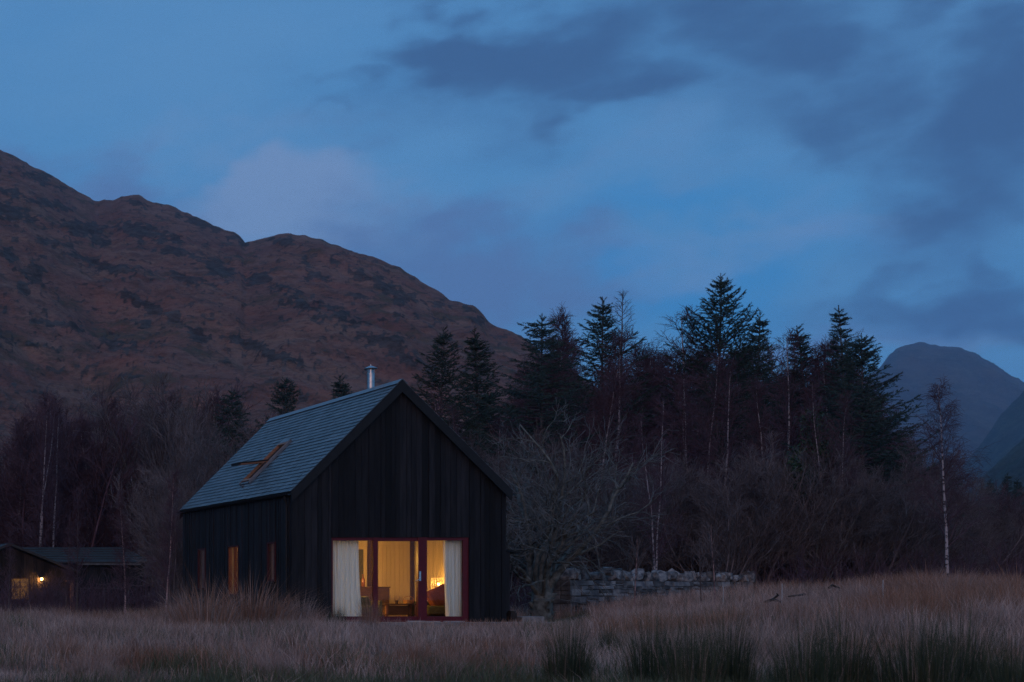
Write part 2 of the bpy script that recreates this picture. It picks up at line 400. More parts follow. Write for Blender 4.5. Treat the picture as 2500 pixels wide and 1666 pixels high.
TIP = .0055
def birch(seed, H=10.0, spread=1.0, stems=1, droop=-.07, dens=1.0, wob=.03):
    T = Tree(seed); r = T.r
    for k in range(stems):
        a = r.uniform(0, 6.28); lean = .03 if stems == 1 else r.uniform(.08, .2)
        tr = T.limb((0, 0, -.2), (math.cos(a) * lean, math.sin(a) * lean, 1), H * (1 - .08 * k), .066 * H / 10 * (1.15 if stems == 1 else .85), .008, 22, wob, .02, 0)
        nb = int(44 * dens)
        for i in range(nb):
            t = .22 + .76 * (i + r.random()) / nb
            p, d, ra = T.at(tr, t); az = r.uniform(0, 6.28)
            up = 1.1 + 1.3 * t
            bd = Vector((math.cos(az), math.sin(az), up))
            L = spread * H * .24 * (1.06 - t) ** .8 * r.uniform(.7, 1.2) + .2
            b1 = T.limb(p, bd, L, max(ra * .42, .008), .005, 6, .09, -.015, 1)
            for j in range(int(10 * dens)):
                p2, d2, r2 = T.at(b1, r.uniform(.15, 1))
                L2 = L * r.uniform(.25, .5) * .8 + .15
                b2 = T.limb(p2, T.side(d2, r.uniform(.4, .9)), L2, max(r2 * .6, .0055), TIP, 4, .13, droop * .6, 1)
                for q in range(int(4 * dens)):
                    p3, d3, r3 = T.at(b2, r.uniform(.2, 1))
                    T.limb(p3, T.side(d3, r.uniform(.3, .8)), L2 * r.uniform(.35, .8), .0048, TIP * .8, 3, .13, droop * 1.6, 1)
    return T


def willow(seed, H=6.0, stems=8, fan=.42, dens=1.0):
    T = Tree(seed); r = T.r
    for k in range(stems):
        a = 6.28 * (k + r.uniform(-.4, .4)) / stems; ln = fan * r.uniform(.3, 1.15)
        tr = T.limb((math.cos(a) * .15, math.sin(a) * .15, -.15), (math.cos(a) * ln, math.sin(a) * ln, 1), H * r.uniform(.72, 1.0), .045 * H / 6, .007, 11, .07, .03, 0)
        nb = int(15 * dens)
        for i in range(nb):
            t = .12 + .86 * (i + r.random()) / nb; p, d, ra = T.at(tr, t)
            L = H * .30 * (1.15 - t) * r.uniform(.6, 1.2) + .3
            b1 = T.limb(p, T.side(d, r.uniform(.45, .95)), L, max(ra * .5, .010), .007, 6, .10, .05, 1)
            for j in range(int(8 * dens)):
                p2, d2, r2 = T.at(b1, r.uniform(.1, 1)); L2 = L * r.uniform(.25, .55) + .12
                b2 = T.limb(p2, T.side(d2, r.uniform(.3, .75)), L2, max(r2 * .6, .0055), TIP, 4, .12, .05, 1)
                for q in range(int(4 * dens)):
                    p3, d3, r3 = T.at(b2, r.uniform(.1, .95))
                    T.limb(p3, T.side(d3, r.uniform(.3, .7)), L2 * r.uniform(.4, .8) + .06, .0048, TIP * .8, 3, .12, .04, 1)
    return T


def old_tree(seed, H=6.6):
    T = Tree(seed); r = T.r
    tr = T.limb((0, 0, -.3), (.05, 0, 1), 1.5, .30, .25, 6, .07, .02, 0)
    for i in range(34):                                    # burrs that make the bole knobbly
        p, d, ra = T.at(tr, r.uniform(.1, 1)); a = r.uniform(0, 6.28)
        T.limb(p + Vector((math.cos(a), math.sin(a), 0)) * ra * .8, (math.cos(a), math.sin(a), .6), r.uniform(.06, .16), r.uniform(.05, .10), .02, 2, .1, 0, 0)
    n = 13
    for k in range(n):
        a = 6.28 * k / n + r.uniform(-.25, .25); tilt = [.35, 1.9, .8, .2, 1.25, .55, 2.4][k % 7]
        p, d, ra = T.at(tr, r.uniform(.55, 1.0))
        L = H * (.66 - .07 * tilt) * r.uniform(.75, 1.2)
        b0 = T.limb(p, (math.cos(a) * tilt, math.sin(a) * tilt, 1), L, r.uniform(.06, .11), .02, 12, .17, .045, 0)
        for i in range(8):
            t = r.uniform(.25, 1); p1, d1, r1 = T.at(b0, t); L1 = H * .27 * (1.25 - t) * r.uniform(.7, 1.4) + .3
            b1 = T.limb(p1, T.side(d1, r.uniform(.5, 1.1)), L1, max(r1 * .6, .014), .008, 8, .18, .03, 0)
            for j in range(6):
                p2, d2, r2 = T.at(b1, r.uniform(.2, 1)); L2 = L1 * r.uniform(.3, .6) + .12
                b2 = T.limb(p2, T.side(d2, r.uniform(.4, 1.1)), L2, max(r2 * .6, .0075), .006, 5, .18, .02, 1)
                for q in range(3):
                    p3, d3, r3 = T.at(b2, r.uniform(.2, 1))
                    T.limb(p3, T.side(d3, r.uniform(.4, 1.0)), L2 * r.uniform(.35, .8), .0062, .0045, 3, .18, .02, 1)
    return T


def sapling(seed, H=2.6):
    T = Tree(seed); r = T.r
    tr = T.limb((0, 0, -.15), (.02, 0, 1), H, .024, .006, 10, .03, .02, 0)
    for i in range(18):
        t = r.uniform(.42, .97); p, d, ra = T.at(tr, t)
        b = T.limb(p, T.side(d, r.uniform(.35, .7)), H * .3 * (1.2 - t) + .15, .008, .004, 5, .08, .06, 1)
        for j in range(4):
            p2, d2, r2 = T.at(b, r.uniform(.3, 1)); T.limb(p2, T.side(d2, .5), .22, .0045, .0035, 3, .1, .05, 1)
    return T


def larch(seed, H=11.0):
    T = Tree(seed); r = T.r
    tr = T.limb((0, 0, -.2), (0, 0, 1), H, .10, .006, 24, .012, .02, 0)
    for i in range(120):
        t = .25 + .74 * i / 120; p, d, ra = T.at(tr, t); az = r.uniform(0, 6.28)
        L = 1.9 * (1.03 - t) ** .8 * r.uniform(.6, 1.1) + .1
        b = T.limb(p, (math.cos(az), math.sin(az), .25 + .5 * t), L, .012, .004, 5, .05, .05, 1)
        for j in range(9):
            p2, d2, r2 = T.at(b, r.uniform(.15, 1)); T.limb(p2, T.side(d2, .6), L * .3 * r.uniform(.4, 1) + .08, .0045, .0035, 3, .1, -.02, 1)
    return T


def spruce(seed, H=14.0, rad=2.4, start=.2, gap=.55, up=.25, leader=.08, dens=1.0, prof=None, irregular=.25):
    T = Tree(seed); r = T.r
    tr = T.limb((0, 0, -.2), (0, 0, 1), H, (.0095 * H), .010, 24, .008, .02, 0)
    sh = []            # needle-bearing shoots
    z = H * start; wh = 0
    # leader shoots
    sh.append((*tr[-1][0], *(tr[-1][0] - Vector((0, 0, H * leader)))))
    for q in range(9):
        p, d, ra = T.at(tr, r.uniform(.955, .99)); a = r.uniform(0, 6.28); sh.append((*p, *(p + Vector((math.cos(a) * .17, math.sin(a) * .17, .16)))))
    while z < H * .965:
        t = z / H; p, d, ra = T.at(tr, min(t + .0, 1))
        k = (1 - t) / (1 - start)
        Lmax = rad * float(np.interp(k, [q[0] for q in prof], [q[1] for q in prof])) + .08
        nb = 6 + (r.random() < .6) + (t < .8)
        ph = r.uniform(0, 6.28)
        for b in range(nb):
            a = ph + 6.28 * b / nb + r.uniform(-.3, .3)
            L = Lmax * r.uniform(1 - irregular * 1.6, 1 + irregular)
            if r.random() < irregular * .35: continue
            slope = up * (.2 + 1.3 * t) - .25 * (1 - t) + r.uniform(-.1, .1)
            n = max(4, int(L / .22)); pth = T.limb(p + Vector((0, 0, r.uniform(-.15, .15))), (math.cos(a), math.sin(a), slope), L, max(.012, .03 * L / 2.5), .005, n, .03, .045 + .03 * t, 2)
            for i in range(n):
                t0 = i / n
                if t0 > .12: sh.append((*pth[i][0], *pth[i + 1][0]))
                if t0 < .15: continue
                for sgn in (-1, 1):
                    if r.random() < .12: continue
                    dd = pth[i][1]; sd = Vector((-dd.y, dd.x, 0)).normalized() * sgn
                    ln = (.20 + .42 * L * (1 - t0) ** .8 * .55) * r.uniform(.6, 1.2)
                    q0 = pth[i][0]; dr = (dd * .75 + sd * .8 + Vector((0, 0, r.uniform(-.35, .05)))).normalized()
                    nn = 1 + (ln > .3) + (ln > .6)
                    for e in range(nn):
                        q1 = q0 + dr * ln / nn; sh.append((*q0, *q1)); q0 = q1; dr = (dr + Vector((0, 0, -.12))).normalized()
        z += gap * r.uniform(.6, 1.1) * (.38 + .55 * k); wh += 1
    # bare dead twigs on the shaded lower stem
    for i in range(46):
        p, d, ra = T.at(tr, r.uniform(.06, start + .12)); a = r.uniform(0, 6.28)
        b = T.limb(p, (math.cos(a), math.sin(a), r.uniform(-.2, .1)), rad * r.uniform(.3, .75), .012, .004, 5, .06, -.02, 2)
        for j in range(7):
            p2, d2, r2 = T.at(b, r.uniform(.2, 1)); T.limb(p2, T.side(d2, .8), rad * .2 * r.uniform(.4, 1), .005, .0035, 3, .1, -.03, 2)
    S = np.array(sh); p0 = S[:, :3]; p1 = S[:, 3:]; ln = np.linalg.norm(p1 - p0, axis=1)
    rg = np.random.default_rng(seed)
    cnt = np.maximum(3, (ln * 120 * dens)).astype(int); idx = np.repeat(np.arange(len(S)), cnt); N = len(idx)
    f = rg.random((N, 1)); ax = (p1 - p0)[idx]; ax /= np.maximum(np.linalg.norm(ax, axis=1, keepdims=True), 1e-6)
    base = p0[idx] + (p1 - p0)[idx] * f
    rr = rg.normal(size=(N, 3)); rr -= ax * (rr * ax).sum(1, keepdims=True); rr /= np.linalg.norm(rr, axis=1, keepdims=True)
    dirn = ax * .65 + rr * .75; tip = base + dirn * rg.uniform(.045, .095, (N, 1))
    w = np.cross(ax, rr) * rg.uniform(.008, .014, (N, 1))
    V = np.stack([base - w, base + w, tip], 1).reshape(-1, 3); Fi = np.arange(N * 3).reshape(-1, 3)
    return T, V, Fi


class Kind:
    """unique geometry of a plant kind: trunk mesh, crown mesh and its built height"""
    def __init__(s, H, trunk, crown): s.H = H; s.trunk = trunk; s.crown = crown


def top_of(me):
    a = np.empty(len(me.vertices) * 3, np.float32); me.vertices.foreach_get('co', a); return float(np.percentile(a[2::3], 99.97))


def mk(T, mt, mc, sides=6):
    tr = T.mesh('trunk', 0, mt, sides); cr = T.mesh('crown', 1, mc, 3); return Kind(max(top_of(cr), top_of(tr)), tr, cr)


def mk_spruce(seed, mn=None, **k):
    T, V, Fi = spruce(seed, **k); mn = mn or M_needle
    tr = T.mesh('trunk', 0, M_bark, 7)
    A = np.array(T.seg[2]).reshape(-1, 8); V2, F2 = segs(A, 3)
    F2 = [F2[0]]; n2 = len(V2)
    mi = np.concatenate([np.ones(len(F2[0]), int), np.zeros(len(Fi), int)])
    cr = npmesh('crown', np.concatenate([V2, V]), [F2[0], Fi + n2], [mn, M_twigp], mi)
    return Kind(top_of(tr), tr, cr)


KB = [mk(birch(11, dens=1.4), M_birch, M_twigp), mk(birch(12, spread=.8), M_birch, M_twigp), mk(birch(13, spread=1.25, dens=1.4, droop=-.1), M_birch, M_twigp), mk(birch(14, stems=2), M_birch, M_twigp)]
M_white_birch = mat('white birch bark', (.06, .05, .052), (.36, .31, .315), 4, .85, .15, (1, 1, 2.0), bump=.2, lo=.40, hi=.5)
KV = [mk(birch(17, droop=-.16, spread=1.05, dens=1.2, wob=.014), M_white_birch, M_twigp), mk(birch(18, stems=2, dens=.9, spread=.8), M_birch, M_twigp)]
KR = [mk(birch(15, spread=.62, dens=1.15, wob=.012, droop=.03), M_redbark, M_twigp), mk(birch(16, spread=.7, dens=.95, droop=.04, wob=.014), M_bark, M_twigp)]
KW = [mk(willow(21), M_twigg, M_twigg, 5), mk(willow(22, fan=.3, stems=9), M_twigg, M_twigg, 5), mk(willow(23, fan=.6, stems=10), M_twigg, M_twigg, 5), mk(willow(24, stems=7, dens=1.25, fan=.5), M_twigm, M_twigg, 5)]
KP = [mk(willow(25, fan=.3, stems=8), M_twigp, M_twigp, 5)]
KO = mk(old_tree(31), M_moss, M_twigm, 8)
KY = [mk(sapling(41), M_redbark, M_twigg, 6), mk(sapling(42), M_bark, M_twigg, 6)]
KL = mk(larch(51), M_bark, M_twigp, 6)
KS = [mk_spruce(61, H=14, rad=2.15, start=.24, gap=.60, up=.50, irregular=.2, prof=[(0, .03), (.06, .12), (.13, .34), (.22, .64), (.35, .9), (.5, 1), (.8, .95), (1, .6)]),
      mk_spruce(62, H=13, rad=2.3, start=.16, gap=.58, up=.34, irregular=.36, prof=[(0, .04), (.08, .16), (.18, .38), (.32, .62), (.5, 1), (1, .9)]),
      mk_spruce(63, H=12, rad=2.1, start=.10, gap=.58, up=.14, irregular=.36, mn=M_needleb, prof=[(0, .05), (.08, .30), (.2, .46), (.28, .5), (.36, .9), (1, 1)]),
      mk_spruce(64, H=12, rad=2.0, start=.16, gap=.55, up=.35, irregular=.3, prof=[(0, .02), (.1, .13), (.22, .34), (.4, .7), (.7, 1), (1, .8)]),
      mk_spruce(65, H=13, rad=2.6, start=.10, gap=.62, up=.24, irregular=.3, mn=M_needleb, prof=[(0, .03), (.12, .12), (.26, .20), (.34, .50), (.6, .85), (1, 1)]),
      mk_spruce(66, H=9, rad=3.0, start=.05, gap=.50, up=.22, irregular=.28, mn=M_needleb, prof=[(0, .04), (.15, .26), (.5, .7), (1, 1)])]


def plant(kind, name, px, pytop, Y, label, cat, group=None, rz=0.0, wide=1.0, lean=(0, 0)):
    X = wx(px, Y); z0 = gz(X, Y); H = wz(pytop, Y) - z0; s = H / kind.H
    e = empty(name, (X, Y, z0), label, cat, group, rz); e.scale = (s * wide, s * wide, s); e.rotation_euler = (lean[0], lean[1], rz)
    link('trunk', kind.trunk, e); link('crown', kind.crown, e)
    return e


# spruces ------------------------------------------------------------
SG = 'spruces standing in the wood'
for i, (px, py, Y, k, wd, lb) in enumerate([
    (1645, 632, 66, 0, 1.0, 'tallest dark spruce with broad tiered branches, rising highest above the wood'),
    (1393, 678, 68, 1, 1.1, 'ragged spruce with open pointed top beside the spindly bare larch'),
    (1232, 720, 60, 2, 1.0, 'spruce with thin open top where the brown hillside meets the sky'),
    (1740, 712, 71, 3, 1.0, 'narrow spruce just right of the tallest spruce and partly behind it'),
    (1872, 745, 66, 3, 1.2, 'shorter pointed spruce just left of the slender spired spruce'),
    (1947, 698, 60, 4, 1.0, 'slender spired spruce with wide sweeping lower branches near the right end of the wood'),
    (1988, 770, 57, 5, .9, 'wide dark spruce with long low skirts in front of the distant blue hill'),
    (1006, 750, 64, 1, 1.0, 'dark spruce directly behind the right slope of the slate roof'),
    (1100, 760, 72, 3, 1.25, 'faint grey green spruce against the brown hillside, right of the house ridge'),
    (656, 868, 78, 5, .8, 'small bushy spruce standing above the ridge near the far end of the slate roof'),
    (541, 890, 72, 2, 1.0, 'dark spruce left of the far end of the slate roof'),
    (806, 862, 90, 3, 1.3, 'small spruce on the hillside just left of the steel flue'),
]):
    plant(KS[k], 'spruce_tree', px, py, Y, lb, 'conifer', SG, rz=i * 1.9, wide=wd)
DK = 'dark spruce deep in the wood, its top below the skyline of its neighbours'
for i, (px, py, Y, k) in enumerate([(1470, 812, 82, 0), (1810, 850, 82, 2), (1290, 890, 76, 5), (1900, 850, 74, 2), (1180, 880, 80, 2), (1120, 900, 76, 5)]):
    plant(KS[k], 'spruce_tree', px, py, Y, DK, 'conifer', 'spruces deep in the wood', rz=i * 2.3 + .5)
plant(KL, 'larch_tree', 1434, 662, 72, 'spindly bare larch with a needle thin top right of the ragged spruce', 'bare tree')
for i, (px, py, Y) in enumerate([(2322, 1085, 150), (2290, 1100, 155), (2346, 1098, 140)]):
    plant(KS[3], 'spruce_tree', px, py, Y, ['tiny far conifer near the right edge, middle one of three', 'tiny far conifer near the right edge, leftmost of three', 'tiny far conifer at the right edge, rightmost of three'][i], 'conifer', 'far conifers at the right edge', rz=i)

# birches ------------------------------------------------------------
BG = 'bare birches among the spruces'
for i, (px, py, Y, k, wd, lb) in enumerate([
    (1312, 710, 64, 0, 1.0, 'bare birch with fine purple crown between the hillside and the ragged spruce'),
    (1535, 700, 66, 1, 1.3, 'feathery bare birch with upswept twigs just left of the tallest spruce'),
    (1600, 800, 56, 3, .9, 'pale stemmed bare birch low in front of the tallest spruce, left of its trunk'),
    (1660, 830, 55, 1, .9, 'thin white birch stem standing directly below the tallest spruce'),
    (1788, 752, 60, 1, 1.0, 'bare birch with tall thin crown halfway between tallest and spired spruces'),
    (1765, 860, 56, 0, .8, 'short bare birch with white stem below the narrow spruce'),
    (1826, 778, 68, 3, .9, 'bushy bare birch just left of the shorter pointed spruce'),
    (1930, 850, 54, 3, .8, 'twin stemmed white birch in front of the slender spired spruce'),
    (1480, 770, 68, 2, .9, 'wide purple crowned birch right of the larch'),
    (1512, 900, 51, 9, .9, 'forked pale birch rising behind the stone wall in front of the wood'),
    (1052, 885, 54, 9, .7, 'pale forked birch just behind the right slope of the roof'),
    (2180, 866, 49, 8, 1.0, 'tall bare birch with drooping crown and mottled white trunk near the right edge'),
    (1255, 830, 66, 0, .9, 'purple crowned bare birch below the end of the hillside'),
    (1370, 820, 60, 2, .9, 'dense twiggy birch in front of the ragged spruce'),
    (78, 905, 84, 9, .9, 'pale double stemmed birch behind the cabin roof, leftmost of its stand'),
    (128, 930, 86, 1, 1.0, 'pale single birch with kinked stem behind the middle of the cabin roof'),
    (22, 950, 90, 0, 1.0, 'hazy purple birch at the left edge above the cabin gable'),
    (205, 950, 88, 0, 1.1, 'purple twiggy birch behind the right end of the cabin roof'),
]):
    plant(KV[k - 8] if k > 7 else KB[k], 'birch_tree', px, py, Y, lb, 'bare tree', BG if px > 400 else 'birches behind the cabin', rz=i * 2.1, wide=wd)
for i, (px, py, Y, k, lb) in enumerate([
    (379, 1075, 41, 0, 'slim birch with bright pinkish stem in front of the house, nearest its left wall'),
    (288, 1120, 43, 0, 'slim reddish stemmed birch leaning slightly, right of the cabin'),
    (176, 1110, 46, 1, 'slim grey young tree in front of the cabin door, right of its near neighbour'),
    (150, 1180, 47, 1, 'thinner grey young tree just left of the cabin door'),
    (20, 1200, 45, 1, 'slim forked young tree in front of the cabin window at the left edge'),
]):
    plant(KR[k], 'young_tree', px, py, Y, lb, 'bare tree', 'slim young trees left of the house', rz=i * 1.3)
DB = 'leafless purple brown tree deep in the wood behind the front shrubs'
rr = random.Random(5)
for i in range(64):
    px = 1120 + 1180 * (i + rr.random()) / 64; Y = rr.uniform(64, 92)
    plant(KB[i % 3], 'birch_tree', px, rr.uniform(755, 880) + max(0, px - 1900) * 1.25 + max(0, 1290 - px) * 1.1, Y, DB, 'bare tree', 'bare trees deep in the wood', rz=rr.uniform(0, 6), wide=rr.uniform(.9, 1.3))
for i in range(14):
    px = -30 + 520 * (i + rr.random()) / 14
    plant(KP[0] if i % 2 else KB[i % 3], 'birch_tree', px, rr.uniform(890, 1000), rr.uniform(88, 104), 'dim purple brown tree in the mass behind the cabin and the left shrubs', 'bare tree', 'trees behind the cabin', rz=rr.uniform(0, 6), wide=1.2)

# willows and other bare shrubs --------------------------------------
plant(KO, 'old_tree', 1242, 930, 46, 'old mossy grey tree with thick short bole and spreading limbs beside the house', 'bare tree', rz=.4, wide=.95)
for i, (px, py, Y, k, wd, lb) in enumerate([
    (430, 838, 88, 1, 1.0, 'tallest grey willow in the thicket left of the house'),
    (340, 868, 90, 0, 1.0, 'fan shaped grey willow left of the tallest one behind the cabin end'),
    (500, 930, 62, 2, .8, 'grey willow close to the far end of the slate roof'),
    (255, 940, 93, 3, .9, 'broad grey willow behind the right end of the cabin'),
    (345, 1070, 92, 2, .9, 'low twiggy willow just behind the right end of the cabin roof'),
    (400, 1060, 50, 0, .7, 'upright willow just left of the rear corner of the house'),
]):
    plant(KW[k], 'willow_shrub', px, py, Y, lb, 'shrub', 'willows left of the house', rz=i * 1.7, wide=wd)
for i, (px, py, Y, k, wd, lb) in enumerate([
    (1395, 985, 55, 3, 1.0, 'bare shrub behind the old mossy tree and the left end of the stone wall'),
    (1565, 1040, 55, 0, 1.0, 'bare shrub behind the middle of the stone wall, right of the forked birch'),
    (1650, 1070, 53, 2, .9, 'spreading bare shrub behind the right half of the stone wall'),
    (1735, 985, 54, 1, 1.2, 'tall upright shrub just past the right end of the stone wall'),
    (1800, 1000, 57, 0, 1.1, 'grey brown shrub second right of the stone wall end'),
    (1862, 1030, 54, 3, 1.0, 'shrub with pale crossing stems below the small dark evergreen'),
    (1925, 1010, 56, 1, 1.1, 'shrub below the slender spired spruce'),
    (2000, 1020, 54, 2, 1.0, 'wide shrub below the skirts of the wide dark spruce'),
    (2070, 1030, 57, 1, 1.1, 'upright shrub left of the tall mottled birch, close to the spruce skirts'),
    (2125, 1090, 54, 3, .9, 'low shrub with forked pale stems just left of the tall mottled birch'),
    (2225, 1090, 60, 2, .9, 'shrub just right of the tall mottled birch'),
    (2285, 1150, 62, 0, .9, 'shrub second from the right edge'),
    (2345, 1180, 64, 1, 1.0, 'shrub at the right edge of the wood'),
    (1180, 990, 60, 1, 1.0, 'shrub beside the right slope of the roof, behind the old tree'),
    (1110, 960, 62, 2, .9, 'shrub peeping over the right slope of the roof'),
    (1480, 1050, 57, 0, 1.0, 'shrub left of the forked birch behind the stone wall'),
]):
    plant(KW[k], 'willow_shrub', px, py, Y, lb, 'shrub', 'bare shrubs fronting the wood', rz=i * 1.1 + .3, wide=wd)
for i in range(12):
    px = 1200 + 1150 * (i + rr.random()) / 12
    plant(KP[0], 'willow_shrub', px, rr.uniform(1010, 1090) + max(0, px - 2050) * .4, rr.uniform(60, 66), 'reddish purple shrub in the second row of the wood', 'shrub', 'purple shrubs in the second row', rz=rr.uniform(0, 6), wide=1.15)
for i, (px, py, Y, k, lb) in enumerate([
    (1457, 1225, 44, 0, 'planted sapling with upswept twigs in front of the stone wall, left of three'),
    (1612, 1230, 43, 1, 'planted sapling in front of the stone wall, middle of three'),
    (1643, 1190, 45, 0, 'planted sapling with straight reddish stem in front of the stone wall, right of three'),
]):
    plant(KY[k], 'sapling', px, py, Y, lb, 'sapling', 'saplings in front of the stone wall', rz=i * 2)


def evergreen_bush():
    Y = 55; X = wx(1862, Y); z = gz(X, Y)
    e = empty('evergreen_bush', (X, Y, z), 'small glossy dark green evergreen among the bare shrubs', 'evergreen')
    T = Tree(3); T.limb((0, 0, -.2), (0, 0, 1), wz(948, Y) - z, .07, .02, 8, .03, .02, 0); link('trunk', T.mesh('trunk', 0, M_bark, 6), e)
    rg = np.random.default_rng(7); top = wz(948, Y) - z; N = 5200
    cl = []
    for c in range(46):
        h = rg.uniform(.52, 1.0) * top; rad = .25 + .85 * (1.02 - h / top) / .5; a = rg.uniform(0, 6.28); q = rad * rg.uniform(.2, 1) * .8
        cl.append((math.cos(a) * q, math.sin(a) * q, h))
    c = np.array(cl)[rg.integers(0, 46, N)] + rg.normal(size=(N, 3)) * np.array([.15, .15, .2])
    u = rg.normal(size=(N, 3)); u /= np.linalg.norm(u, axis=1, keepdims=True); w = rg.normal(size=(N, 3)); w -= u * (w * u).sum(1, keepdims=True); w /= np.linalg.norm(w, axis=1, keepdims=True)
    l = rg.uniform(.04, .07, (N, 1)); V = np.stack([c - u * l, c + w * l * .45, c + u * l, c - w * l * .45], 1).reshape(-1, 3)
    link('crown', npmesh('crown', V, [np.arange(N * 4).reshape(-1, 4)], M_leaf), e)
evergreen_bush()

# ------------------------------------------------------------------ grass and undergrowth
def in_house(X, Y):
    return ((X > 15.95) & (X < 22.6) & (Y > 39.85) & (Y < 48.8)) | ((X > 16.6) & (X < 22.9) & (Y > 38.6) & (Y < 40.1))


def blades(base, h, w, lean, az, seed, bend=.6):
    """tapering bent blades: 5 verts each"""
    rg = np.random.default_rng(seed); N = len(base)
    fa = rg.uniform(0, 6.283, N); side = np.stack([np.cos(fa), np.sin(fa), 0 * fa], 1) * (w * .5)[:, None]
    d = np.stack([np.cos(az), np.sin(az), 0 * az], 1)
    mid = base + d * (lean * h * .38)[:, None]; mid[:, 2] += h * .58
    tip = base + d * (lean * h * (1.0 + bend * .3))[:, None]; tip[:, 2] += h * (1.0 - .35 * np.minimum(lean, 1.2) ** 2 * bend)
    V = np.stack([base - side, base + side, mid + side * .75, mid - side * .75, tip], 1).reshape(-1, 3)
    b = (np.arange(N) * 5)[:, None]
    return V, np.concatenate([b, b + 1, b + 2, b + 3], 1), np.concatenate([b + 3, b + 2, b + 4], 1)


def build_grass():
    rg = np.random.default_rng(99)
    NT = 40000
    u = rg.uniform(.06, 1.16, NT); Y = 11 + 51 * rg.random(NT) ** 1.0; X = u * Y
    ok = ~in_house(X, Y); X = X[ok]; Y = Y[ok]; u = u[ok]
    n1 = fbm(X * .35, Y * .35, 4, 3); n2 = fbm(X * .9 + 4, Y * .9, 3, 13)
    bank = sstep(.74, .82, u) * sstep(28, 36, Y)
    right = sstep(.56, .62, u)
    H = .14 + .40 * n1 * n1 * 1.6 + .12 * right + .22 * bank
    H += .07 * right * sstep(30, 22, Y); front = sstep(25, 17, Y); H *= 1 - .62 * front * (1 - .5 * right)
    lawn = sstep(37.6, 38.2, Y) * (1 - sstep(45.5, 46.5, Y)) * sstep(.555, .562, u) * (1 - sstep(.592, .60, u)); H = H * (1 - .72 * lawn)
    near_patio = sstep(34.5, 36.5, Y) * (1 - sstep(39, 40, Y)) * sstep(.435, .45, u) * (1 - sstep(.60, .62, u)); H *= 1 - .45 * near_patio
    k = rg.integers(8, 17, len(X)); idx = np.repeat(np.arange(len(X)), k); N = len(idx)
    rad = rg.uniform(0, .16, N) ** 1.0; a = rg.uniform(0, 6.283, N)
    bx = X[idx] + rad * np.cos(a) ; by = Y[idx] + rad * np.sin(a)
    good = ~in_house(bx, by); idx = idx[good]; bx = bx[good]; by = by[good]; a = a[good]; rad = rad[good]; N = len(idx)
    base = np.stack([bx, by, ground_z(bx, by) - .01], 1)
    h = H[idx] * rg.uniform(.45, 1.3, N); lean = rg.uniform(.05, .75, N) * (.6 + rad * 3)
    az = a + rg.normal(0, .5, N)
    V, Q, Tt = blades(base, h, rg.uniform(.004, .0085, N) * (1 + by / 90), lean, az, 5)
    gfac = n2[idx] * .8 + .25 * rg.random(N) + .22 * front[idx] + .25 * sstep(22, 17, by) + .5 * lawn[idx] - .25 * bank[idx] - .06 * right[idx] + (.10 * (1 - h / .5))
    rfac = fbm(bx * .25 + 50, by * .25, 3, 41) + .30 * bank[idx] + .12 * rg.random(N) - .35 * sstep(25, 17, by)
    mi = np.where(gfac > .70, 2, np.where(rfac > .62, 1, 0))
    me = npmesh('meadow_grass', V, [Q, Tt], [M_straw, M_rustg, M_green], np.concatenate([mi, mi]))
    tag(link('meadow_grass', me), 'pale straw coloured meadow grass covering the field in front of the house', 'grass', kind='stuff')
build_grass()


def tuft_mesh(name, seed, n, H, spread, m, mix=None, lean=(.05, .55), w=(.005, .010)):
    rg = np.random.default_rng(seed); a = rg.uniform(0, 6.283, n); r = spread * np.sqrt(rg.random(n))
    base = np.stack([r * np.cos(a), r * np.sin(a), np.full(n, -.06)], 1)
    h = H * rg.uniform(.45, 1.0, n) * (1 - .35 * r / spread)
    V, Q, Tt = blades(base, h, rg.uniform(w[0], w[1], n), rg.uniform(*lean, n) * (.3 + .9 * r / spread), a + rg.normal(0, .35, n), seed + 1, .9)
    mi = (rg.random(n) < (mix or 0)).astype(int)
    return npmesh(name, V, [Q, Tt], [m, M_straw], np.concatenate([mi, mi]))


RUSH = [tuft_mesh('rush_clump', 70 + i, 820, 1.0, .34, M_rush, .05, (.03, .5), (.005, .009)) for i in range(3)]
RUSHB = [tuft_mesh('rush_clump', 76, 760, 1.0, .38, M_rush, .10, (.04, .5), (.005, .009))]
TUSS = [tuft_mesh('grass_tussock', 80 + i, 520, 1.0, .30, [M_rustg, M_straw][i % 2], .3, (.04, .75), (.004, .0065)) for i in range(3)]


def tuft(me, name, px, py, Y, label, cat, group, rz, wide=1.0):
    X = wx(px, Y); z = gz(X, Y); H = (wz(py, Y) - z) * (1.52 if name == 'rush_clump' else 1.3)
    o = link(name, me); o.location = (X, Y, z); o.rotation_euler = (0, 0, rz); wide *= .78 if name == 'rush_clump' else 1; o.scale = (H * wide, H * wide, H)
    return tag(o, label, cat, group)


